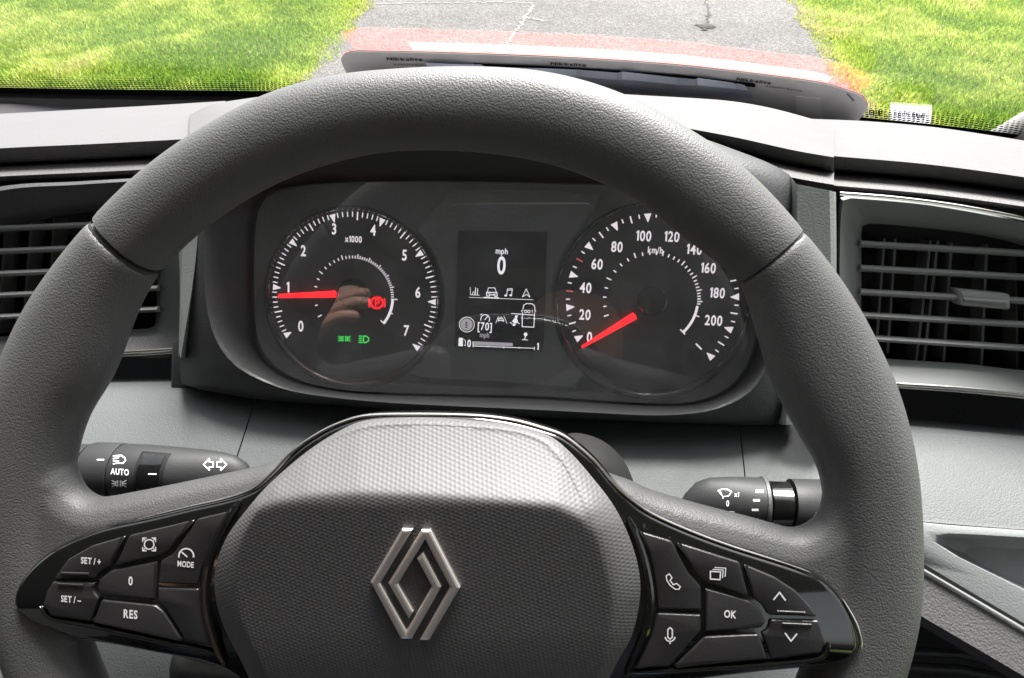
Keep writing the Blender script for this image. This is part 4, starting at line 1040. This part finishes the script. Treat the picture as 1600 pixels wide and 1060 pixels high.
bk = [(740,99),(900,106),(1060,117),(1180,131)]
loft_obj('tape_black_strip', [rowpx(bk, .0012), rowpx([(x, y+6) for x, y in bk], .0014)], M['frit'], sg, flip=True)  # thin black strip along the upper edge of the tape
f = sign_frame(1260, 160); slab('label_patch', f, [f.uv(x, y, .001) for x, y in ((1243,151),(1281,155),(1284,190),(1245,190))], [(0, .0002), (0, .0008)], plastic('label_grey', (.70, .69, .69), .5), sg)
f = sign_frame(1330, 155); slab('scratch', f, [f.uv(x, y, .001) for x, y in ((1323,148),(1325,147),(1335,158),(1333,159))], [(0, .0002), (0, .0009)], M['roof'], sg)

# ================================================================== VEHICLE SHELL
shell = thing('van_cabin', (-.35, -.1, .85), 'pale grey van cabin with its front pillar at the right end of the windscreen', 'vehicle cabin')
XR, XL, YB, ZR = .64, -1.40, -.95, 2.22
yh = gx[len(gx)//2][1] - .90*math.cos(RAKE)
box('roof', ((XR+XL)/2, (YB+yh)/2, ZR+.02), (XR-XL+.1, yh-YB+.06, .04), M['roof'], shell)
box('bulkhead', ((XR+XL)/2, YB-.02, 1.56), (XR-XL+.1, .04, 1.5), M['cabdark'], shell)
for x in (.02, -.85):
    seat = box('seat_back', (x, -.50, 1.42), (.50, .14, .70), M['cabdark'], shell, bevel=.12)
    box('headrest', (x, -.53, 1.88), (.26, .10, .18), M['cabdark'], seat, bevel=.2)
box('floor', ((XR+XL)/2, 0, .83), (XR-XL+.1, 1.9, .04), M['dark'], shell)
for x in (XR, XL):
    s = 1 if x > 0 else -1
    d = box('door', (x+s*.03, -.10, 1.21 if s < 0 else 1.135), (.05, 1.60, .72 if s < 0 else .57), M['dark'], shell)
    box('window_frame', (x+s*.02, -.02, 2.19), (.04, 1.6, .20), M['trimgrey'], d)
    box('door_pillar', (x+s*.02, -.60 if s < 0 else -.76, 1.86), (.05, .60 if s < 0 else .30, .80), M['cabdark'], shell)
    box('window_pane', (x+s*.02, .0, 1.83 if s < 0 else 1.755), (.004, 1.15, .52 if s < 0 else .67), M['glass'], shell)
box('firewall', ((XR+XL)/2, .93, 1.05), (XR-XL+.1, .03, .90), M['black'], shell)
# front pillar on the right
pb = Gz(1592, 214, 1.60)
pr_ = []
for s in np.linspace(-.05, .92, 14):
    c = pb + GD*s + np.array([.020-.02*0, 0, 0]); r = []
    for k in range(16):
        f = 2*math.pi*k/16; r.append(c + np.array([1., 0, 0])*(.035*math.cos(f)) + GN*(.028*math.sin(f)) )
    pr_.append(r)
loft_obj('front_pillar', pr_, M['trimgrey'], shell, cu=True)
pl_ = [[p + np.array([-1.38-pb[0], 0, 0]) for p in r] for r in pr_]
loft_obj('front_pillar', pl_, M['trimgrey'], shell, cu=True)

# ================================================================== OUTSIDE
def gr(px, py): return Gz(px, py, 0.0)
la, lb = gr(575, 0), gr(490, 122); ra, rb = gr(1243, 0), gr(1338, 165)
def edge_at(a, b, y): t = (y-a[1])/(b[1]-a[1]); return a[0]+(b[0]-a[0])*t
def ground_sheet(name, xs, ys, z, mat, zf=None):
    V = [(x, y, z+(zf(x, y) if zf else 0)) for y in ys for x in (xs(y) if callable(xs) else xs)]; nx = len(xs(ys[0]) if callable(xs) else xs); F = []
    for j in range(len(ys)-1):
        for i in range(nx-1): F.append((j*nx+i, j*nx+i+1, (j+1)*nx+i+1, (j+1)*nx+i))
    o = mesh_obj(name, V, F, mat); o['kind'] = 'structure'; return o
def soil_mat():
    m, t, b = newmat('verge_soil'); L = t.links; tc = N(t, 'ShaderNodeTexCoord'); b.inputs['Roughness'].default_value = .95
    a = N(t, 'ShaderNodeTexNoise', Scale=2.2, Detail=8.0, Roughness=.7); c = N(t, 'ShaderNodeTexNoise', Scale=60.0, Detail=4.0, Roughness=.7)
    L.new(tc.outputs['Object'], a.inputs['Vector']); L.new(tc.outputs['Object'], c.inputs['Vector'])
    r = N(t, 'ShaderNodeValToRGB'); r.color_ramp.elements[0].position = .35; r.color_ramp.elements[0].color = (.075, .12, .018, 1); r.color_ramp.elements[1].position = .7; r.color_ramp.elements[1].color = (.17, .18, .055, 1)
    mx = N(t, 'ShaderNodeMix', _data_type='FLOAT'); mx.inputs[0].default_value = .5; L.new(a.outputs['Fac'], mx.inputs[2]); L.new(c.outputs['Fac'], mx.inputs[3])
    L.new(mx.outputs[0], r.inputs['Fac']); L.new(r.outputs[0], b.inputs['Base Color']); return m
def road_mat():
    m, t, b = newmat('worn_asphalt'); L = t.links; tc = N(t, 'ShaderNodeTexCoord'); b.inputs['Roughness'].default_value = .85
    v = N(t, 'ShaderNodeTexVoronoi', Scale=85.0); a = N(t, 'ShaderNodeTexNoise', Scale=1.6, Detail=6.0, Roughness=.6); c = N(t, 'ShaderNodeTexNoise', Scale=45.0, Detail=5.0, Roughness=.75)
    for q in (v, a, c): L.new(tc.outputs['Object'], q.inputs['Vector'])
    r = N(t, 'ShaderNodeValToRGB'); e = r.color_ramp.elements; e[0].position = .30; e[0].color = (.045, .042, .040, 1); e[1].position = .72; e[1].color = (.125, .116, .112, 1)
    e2 = e.new(.5); e2.color = (.068, .063, .060, 1)
    sp = N(t, 'ShaderNodeSeparateColor'); L.new(v.outputs['Color'], sp.inputs[0])
    mx = N(t, 'ShaderNodeMix', _data_type='FLOAT'); mx.inputs[0].default_value = .55; L.new(c.outputs['Fac'], mx.inputs[2]); L.new(sp.outputs[0], mx.inputs[3])
    L.new(mx.outputs[0], r.inputs['Fac'])
    m2 = N(t, 'ShaderNodeMix', _data_type='RGBA', _blend_type='MULTIPLY'); m2.inputs[0].default_value = .8; r2 = N(t, 'ShaderNodeMapRange'); r2.inputs['From Min'].default_value = .3; r2.inputs['From Max'].default_value = .7; r2.inputs['To Min'].default_value = .75; r2.inputs['To Max'].default_value = 1.25
    L.new(a.outputs['Fac'], r2.inputs['Value']); L.new(r.outputs[0], m2.inputs[6]); L.new(r2.outputs[0], m2.inputs[7]); L.new(m2.outputs[2], b.inputs['Base Color'])
    bp = N(t, 'ShaderNodeBump', Strength=.8, Distance=.006); L.new(v.outputs['Distance'], bp.inputs['Height']); L.new(bp.outputs['Normal'], b.inputs['Normal']); return m
ys = list(np.linspace(-6, 20, 90))+[40, 90, 300]
ground_sheet('ground', [-300, -60, -20, -8, -4, 0, 4, 8, 20, 60, 300], ys, -.012, soil_mat())
jit = {round(y, 3): (RNG.normal(0, .035), RNG.normal(0, .035)) for y in ys}
ground_sheet('road', lambda y: [edge_at(la, lb, y)-.1+jit[round(y, 3)][0], -0.6, .6, edge_at(ra, rb, y)+.08+jit[round(y, 3)][1]], ys, 0.0, road_mat())
# pale joints and the hole in the asphalt
M['joint'] = plastic('pale_joint', (.19, .18, .17), .9); M['hole'] = plastic('dark_hole', (.035, .032, .028), .95)
def crack(name, pts, w, mat, z=.004, jitter=.012):
    q = catmull([gr(*p)[:2] for p in pts], 14); L_ = []; R_ = []
    for i, p in enumerate(q):
        d = q[min(i+1, len(q)-1)]-q[max(i-1, 0)]; d = d/np.linalg.norm(d); n = np.array([-d[1], d[0]]); ww = w*(.45+RNG.random())/2; p = p+n*RNG.normal(0, jitter)
        L_.append((*(p-n*ww), z)); R_.append((*(p+n*ww), z))
    o = loft_obj(name, [[np.array(a) for a in L_], [np.array(a) for a in R_]], mat, None, flip=True); o['kind'] = 'structure'
crack('road_joint', [(555,9),(620,6),(700,5),(765,4),(832,6)], .022, M['joint']); crack('road_joint', [(833,8),(820,30),(806,48),(797,62),(780,90)], .026, M['joint'], .0045); crack('road_joint', [(820,28),(838,31),(852,34)], .03, M['joint'], .005)
crack('road_crack', [(1099,-60),(1102,0),(1106,22),(1103,40)], .02, M['hole'])
for k in range(9):
    c = gr(1104+RNG.normal(0, 9), 42+RNG.normal(0, 3)); r_ = RNG.uniform(.015, .045); ph = RNG.random(9)
    o = mesh_obj('pothole', [(c[0]+r_*(.6+.7*ph[i])*1.5*math.cos(i*math.pi/4.5), c[1]+r_*(.6+.7*ph[i])*math.sin(i*math.pi/4.5), .005+.0006*k) for i in range(9)], [tuple(range(9))], M['hole'], smooth=False); o['kind'] = 'structure'
# grass blades
def grass_mat():
    m, t, b = newmat('grass_blade'); L = t.links; b.inputs['Roughness'].default_value = .6; b.inputs['Specular IOR Level'].default_value = .3
    at = N(t, 'ShaderNodeUVMap'); sx = N(t, 'ShaderNodeSeparateXYZ'); L.new(at.outputs[0], sx.inputs[0])
    r = N(t, 'ShaderNodeValToRGB'); e = r.color_ramp.elements; e[0].position = 0; e[0].color = (.15, .27, .03, 1); e[1].position = 1; e[1].color = (.50, .46, .22, 1)
    for p_, c_ in ((.45, (.36, .47, .07)), (.75, (.55, .58, .17))): q = e.new(p_); q.color = (*c_, 1)
    L.new(sx.outputs[0], r.inputs['Fac']); L.new(r.outputs[0], b.inputs['Base Color'])
    tl = N(t, 'ShaderNodeBsdfTranslucent'); L.new(r.outputs[0], tl.inputs[0]); mx = N(t, 'ShaderNodeMixShader'); mx.inputs[0].default_value = .35
    L.new(b.outputs[0], mx.inputs[1]); L.new(tl.outputs[0], mx.inputs[2]); L.new(mx.outputs[0], t.nodes['Material Output'].inputs['Surface']); return m
def vnoise(x, y, s, seed):
    r = np.random.default_rng(seed); g = r.random((64, 64)); X, Y = (x/s) % 63, (y/s) % 63; i, j = X.astype(int), Y.astype(int); fx, fy = X-i, Y-j; fx = fx*fx*(3-2*fx); fy = fy*fy*(3-2*fy)
    return (g[i, j]*(1-fx)+g[(i+1) % 64, j]*fx)*(1-fy)+(g[i, (j+1) % 64]*(1-fx)+g[(i+1) % 64, (j+1) % 64]*fx)*fy
def grass(name, n, side):
    y = RNG.uniform(2.2, 8.6, n*2); 
    ed = np.array([edge_at(la, lb, a) if side < 0 else edge_at(ra, rb, a) for a in y]); wd = RNG.random(n*2)**1.0*(1.2+y*.62); x = ed + side*(wd - .05 + .12*(vnoise(y*1.0, y*0, .35, 3)-.5))
    keep = RNG.random(n*2) < np.clip((wd+.05)*5.0, .25, 1)*np.clip(.45+vnoise(x, y, .22, 8), .3, 1); x, y, wd = x[keep][:n], y[keep][:n], wd[keep][:n]; n = len(x)
    big = vnoise(x+30, y+30, .9, 11); sm = vnoise(x+30, y+30, .16, 12); dry = np.clip(1-wd*2.2, 0, 1)*.8
    h = (.022+.045*sm*(.4+big))*RNG.uniform(.5, 1.3, n)*(1-.5*dry); wb = RNG.uniform(.0030, .0070, n)
    a = RNG.uniform(0, 2*math.pi, n); lean = RNG.uniform(.1, .9, n)*h; la_ = a+RNG.normal(0, .7, n)+1.5
    cmb = 5.0*vnoise(x+9, y+9, .5, 21); la_ = np.where(RNG.random(n) < .22, cmb, la_)
    V = np.empty((n, 5, 3)); ca, sa = np.cos(a)*wb, np.sin(a)*wb; lx, ly = np.cos(la_)*lean, np.sin(la_)*lean
    z0 = -.01
    V[:, 0] = np.c_[x-ca, y-sa, np.full(n, z0)]; V[:, 1] = np.c_[x+ca, y+sa, np.full(n, z0)]
    V[:, 2] = np.c_[x-ca*.8+lx*.35, y-sa*.8+ly*.35, h*.6]; V[:, 3] = np.c_[x+ca*.8+lx*.35, y+sa*.8+ly*.35, h*.6]; V[:, 4] = np.c_[x+lx, y+ly, h]
    me = bpy.data.meshes.new(name); me.vertices.add(n*5); me.vertices.foreach_set('co', V.ravel())
    base = (np.arange(n)*5)[:, None]; li = (base+np.array([0, 1, 2, 1, 3, 2, 2, 3, 4])).ravel()
    me.loops.add(n*9); me.loops.foreach_set('vertex_index', li); me.polygons.add(n*3); me.polygons.foreach_set('loop_start', np.arange(n*3)*3)
    me.update(calc_edges=True); ul = me.uv_layers.new(name='UVMap'); pat = vnoise(x+50, y*.7+50, .42, 31); tone = np.clip(-.10+.62*big+.50*pat*sm*1.6+dry*.5+RNG.normal(0, .17, n), 0, 1)
    ul.data.foreach_set('uv', np.repeat(np.c_[tone, tone], 9, 0).astype(np.float32).ravel())
    me.materials.append(GM); o = bpy.data.objects.new(name, me); COL.objects.link(o)
    o['kind'] = 'stuff'; o['category'] = 'grass'; o['label'] = 'sunlit green grass verge on the %s side of the road ahead' % ('left' if side < 0 else 'right')
GM = grass_mat()
grass('grass', 190000, -1); grass('grass', 190000, 1)

# ================================================================== THE DRIVER TAKING THE PICTURE (seen mirrored in the cluster cover and the emblem)
def skin_body(name, chains, mat, parent, sub=2):
    V = []; E = []; R = []; roots = []
    for ch in chains:
        prev = None
        for item in ch:
            if isinstance(item, int): prev = item; continue
            p, r = item; V.append(tuple(p)); R.append(r); i = len(V)-1
            if prev is not None: E.append((prev, i))
            else: roots.append(i)
            prev = i
    me = bpy.data.meshes.new(name); me.from_pydata((np.array(V)-np.array(root_loc(parent))).tolist(), E, []); o = bpy.data.objects.new(name, me); COL.objects.link(o); o.parent = parent
    o.modifiers.new('s', 'SKIN').use_smooth_shade = True
    for i, sv in enumerate(me.skin_vertices[0].data): sv.radius = (R[i], R[i]); sv.use_root = i in roots
    m = o.modifiers.new('u', 'SUBSURF'); m.levels = sub; m.render_levels = sub
    me2 = bpy.data.meshes.new_from_object(o.evaluated_get(bpy.context.evaluated_depsgraph_get())); o.modifiers.clear(); o.data = me2; me2.materials.clear(); me2.materials.append(mat)
    me2.polygons.foreach_set('use_smooth', [True]*len(me2.polygons)); return o
M['skin'] = plastic('skin', (.50, .27, .20), .5); M['jacket'] = plastic('dark_jacket', (.035, .037, .045), .85); M['jeans'] = plastic('blue_jeans', (.10, .16, .27), .85); M['hair'] = plastic('brown_hair', (.03, .02, .012), .7)
dr = thing('person', (0, -.40, .90), 'seated person in a dark jacket and blue jeans holding up a phone, behind the camera', 'person')
bod = [((0, -.42, 1.06), .15), ((0, -.43, 1.22), .15), ((0, -.44, 1.40), .165), ((0, -.44, 1.56), .15), ((0, -.43, 1.68), .075), ((0, -.41, 1.75), .055), ((0, -.39, 1.84), .085), ((0, -.39, 1.92), .095), ((0, -.39, 1.99), .070)]
arm = lambda s: [((s*.17, -.43, 1.61), .065), ((s*.25, -.36, 1.49), .052)]
chains = [bod, [3, ((.17, -.43, 1.60), .068), ((.24, -.36, 1.48), .052), ((.28, -.28, 1.36), .046), ((.25, -.17, 1.28), .038), ((.21, -.07, 1.22), .026), ((.20, -.05, 1.21), .024)],
          [3, ((-.17, -.43, 1.60), .068), ((-.25, -.36, 1.48), .052), ((-.38, -.30, 1.44), .046), ((-.41, -.22, 1.55), .038), ((-.375, -.115, 1.695), .026), ((-.362, -.094, 1.72), .026)],
          [0, ((.12, -.38, 1.04), .09), ((.15, -.05, 1.10), .075), ((.15, .12, 1.12), .060), ((.15, .22, .95), .052)], [0, ((-.12, -.38, 1.04), .09), ((-.15, -.05, 1.10), .075), ((-.15, .12, 1.12), .060), ((-.15, .22, .95), .052)]]
b_ = skin_body('body', chains, M['jacket'], dr)
b_.data.materials.append(M['skin']); b_.data.materials.append(M['jeans'])
for p in b_.data.polygons:
    c = np.array(p.center)+np.array((0, -.40, .90))
    if c[2] > 1.71 and abs(c[0]) < .13 and c[1] < -.2: p.material_index = 1
    elif c[1] > -.125 and (c[2] > 1.68 or (c[0] > .19 and 1.17 < c[2] < 1.26)): p.material_index = 1
    elif c[2] < 1.17: p.material_index = 2
def hand(o_, dirv, side, spread, curl):
    """palm block with four unequal fingers and a thumb leaving its side"""
    o_ = np.array(o_, float); d = np.array(dirv, float); d /= np.linalg.norm(d); s = np.array(side, float); s = s-d*(s@d); s /= np.linalg.norm(s); n = np.cross(d, s)
    ch = [[(o_-d*.02, .024), (o_+d*.03, .026)], [(o_+s*.022, .016), (o_+d*.065+s*.026, .014)], [(o_-s*.022, .016), (o_+d*.06-s*.028, .013)], [(o_+d*.02, .018), (o_+d*.07, .015)]]
    for k, L_ in enumerate((.070, .080, .076, .060)):
        q = o_+d*.066+s*(.030-.019*k); dd = d+s*spread*(1.5-k)*.2; dd /= np.linalg.norm(dd); c = [(q-d*.02, .0105)]; a = 0
        for j, f in enumerate((.42, .32, .26)): 
            a += curl*(.5+.5*j); v = dd*math.cos(a)+n*math.sin(a); q = q+v*L_*f; c.append((q, .0092-.0009*j))
        ch.append(c)
    t0 = o_+s*.020-d*.005; t1 = t0+s*.028+d*.025+n*.012; t2 = t1+d*.030+s*.012+n*.010; t3 = t2+d*.024+n*.004; ch.append([(t0, .015), (t1, .0125), (t2, .0108), (t3, .0092)])
    return ch
hand_l = hand((-.350, -.082, 1.735), (.45, .20, .50), (.3, -.1, .8), 1.0, .30); hand_r = hand((.185, -.03, 1.205), (-.3, .8, -.1), (-.8, -.3, .1), .6, .25)
skin_body('hand', hand_l, M['skin'], dr, 2); skin_body('hand', hand_r, M['skin'], dr, 2)
skin_body('hair', [[((0, -.43, 1.90), .085), ((0, -.43, 1.98), .090), ((0, -.39, 2.03), .060)]], M['hair'], dr)
hd = skin_body('nose', [[((0, -.300, 1.93), .010), ((0, -.285, 1.905), .014)]], M['skin'], dr, 1)
ph = thing('phone', CAM-FW*.014, 'black phone held up in the left hand, taking the picture', 'phone')
PF = Frame.__new__(Frame); PF.O = CAM-FW*.014; PF.U, PF.V, PF.N = RT, UP, -FW
slab('phone_body', PF, fillet([np.array(q) for q in ((-.155, -.055), (.012, -.055), (.012, .022), (-.155, .022))], .009, 4), [(-.001, -.004), (0, -.003), (0, .003), (-.001, .004)], M['dark'], ph)
slab('phone_screen', PF, fillet([np.array(q) for q in ((-.150, -.051), (.007, -.051), (.007, .018), (-.150, .018))], .006, 4), [(0, .0042), (0, .0046)], M['screen'], ph)
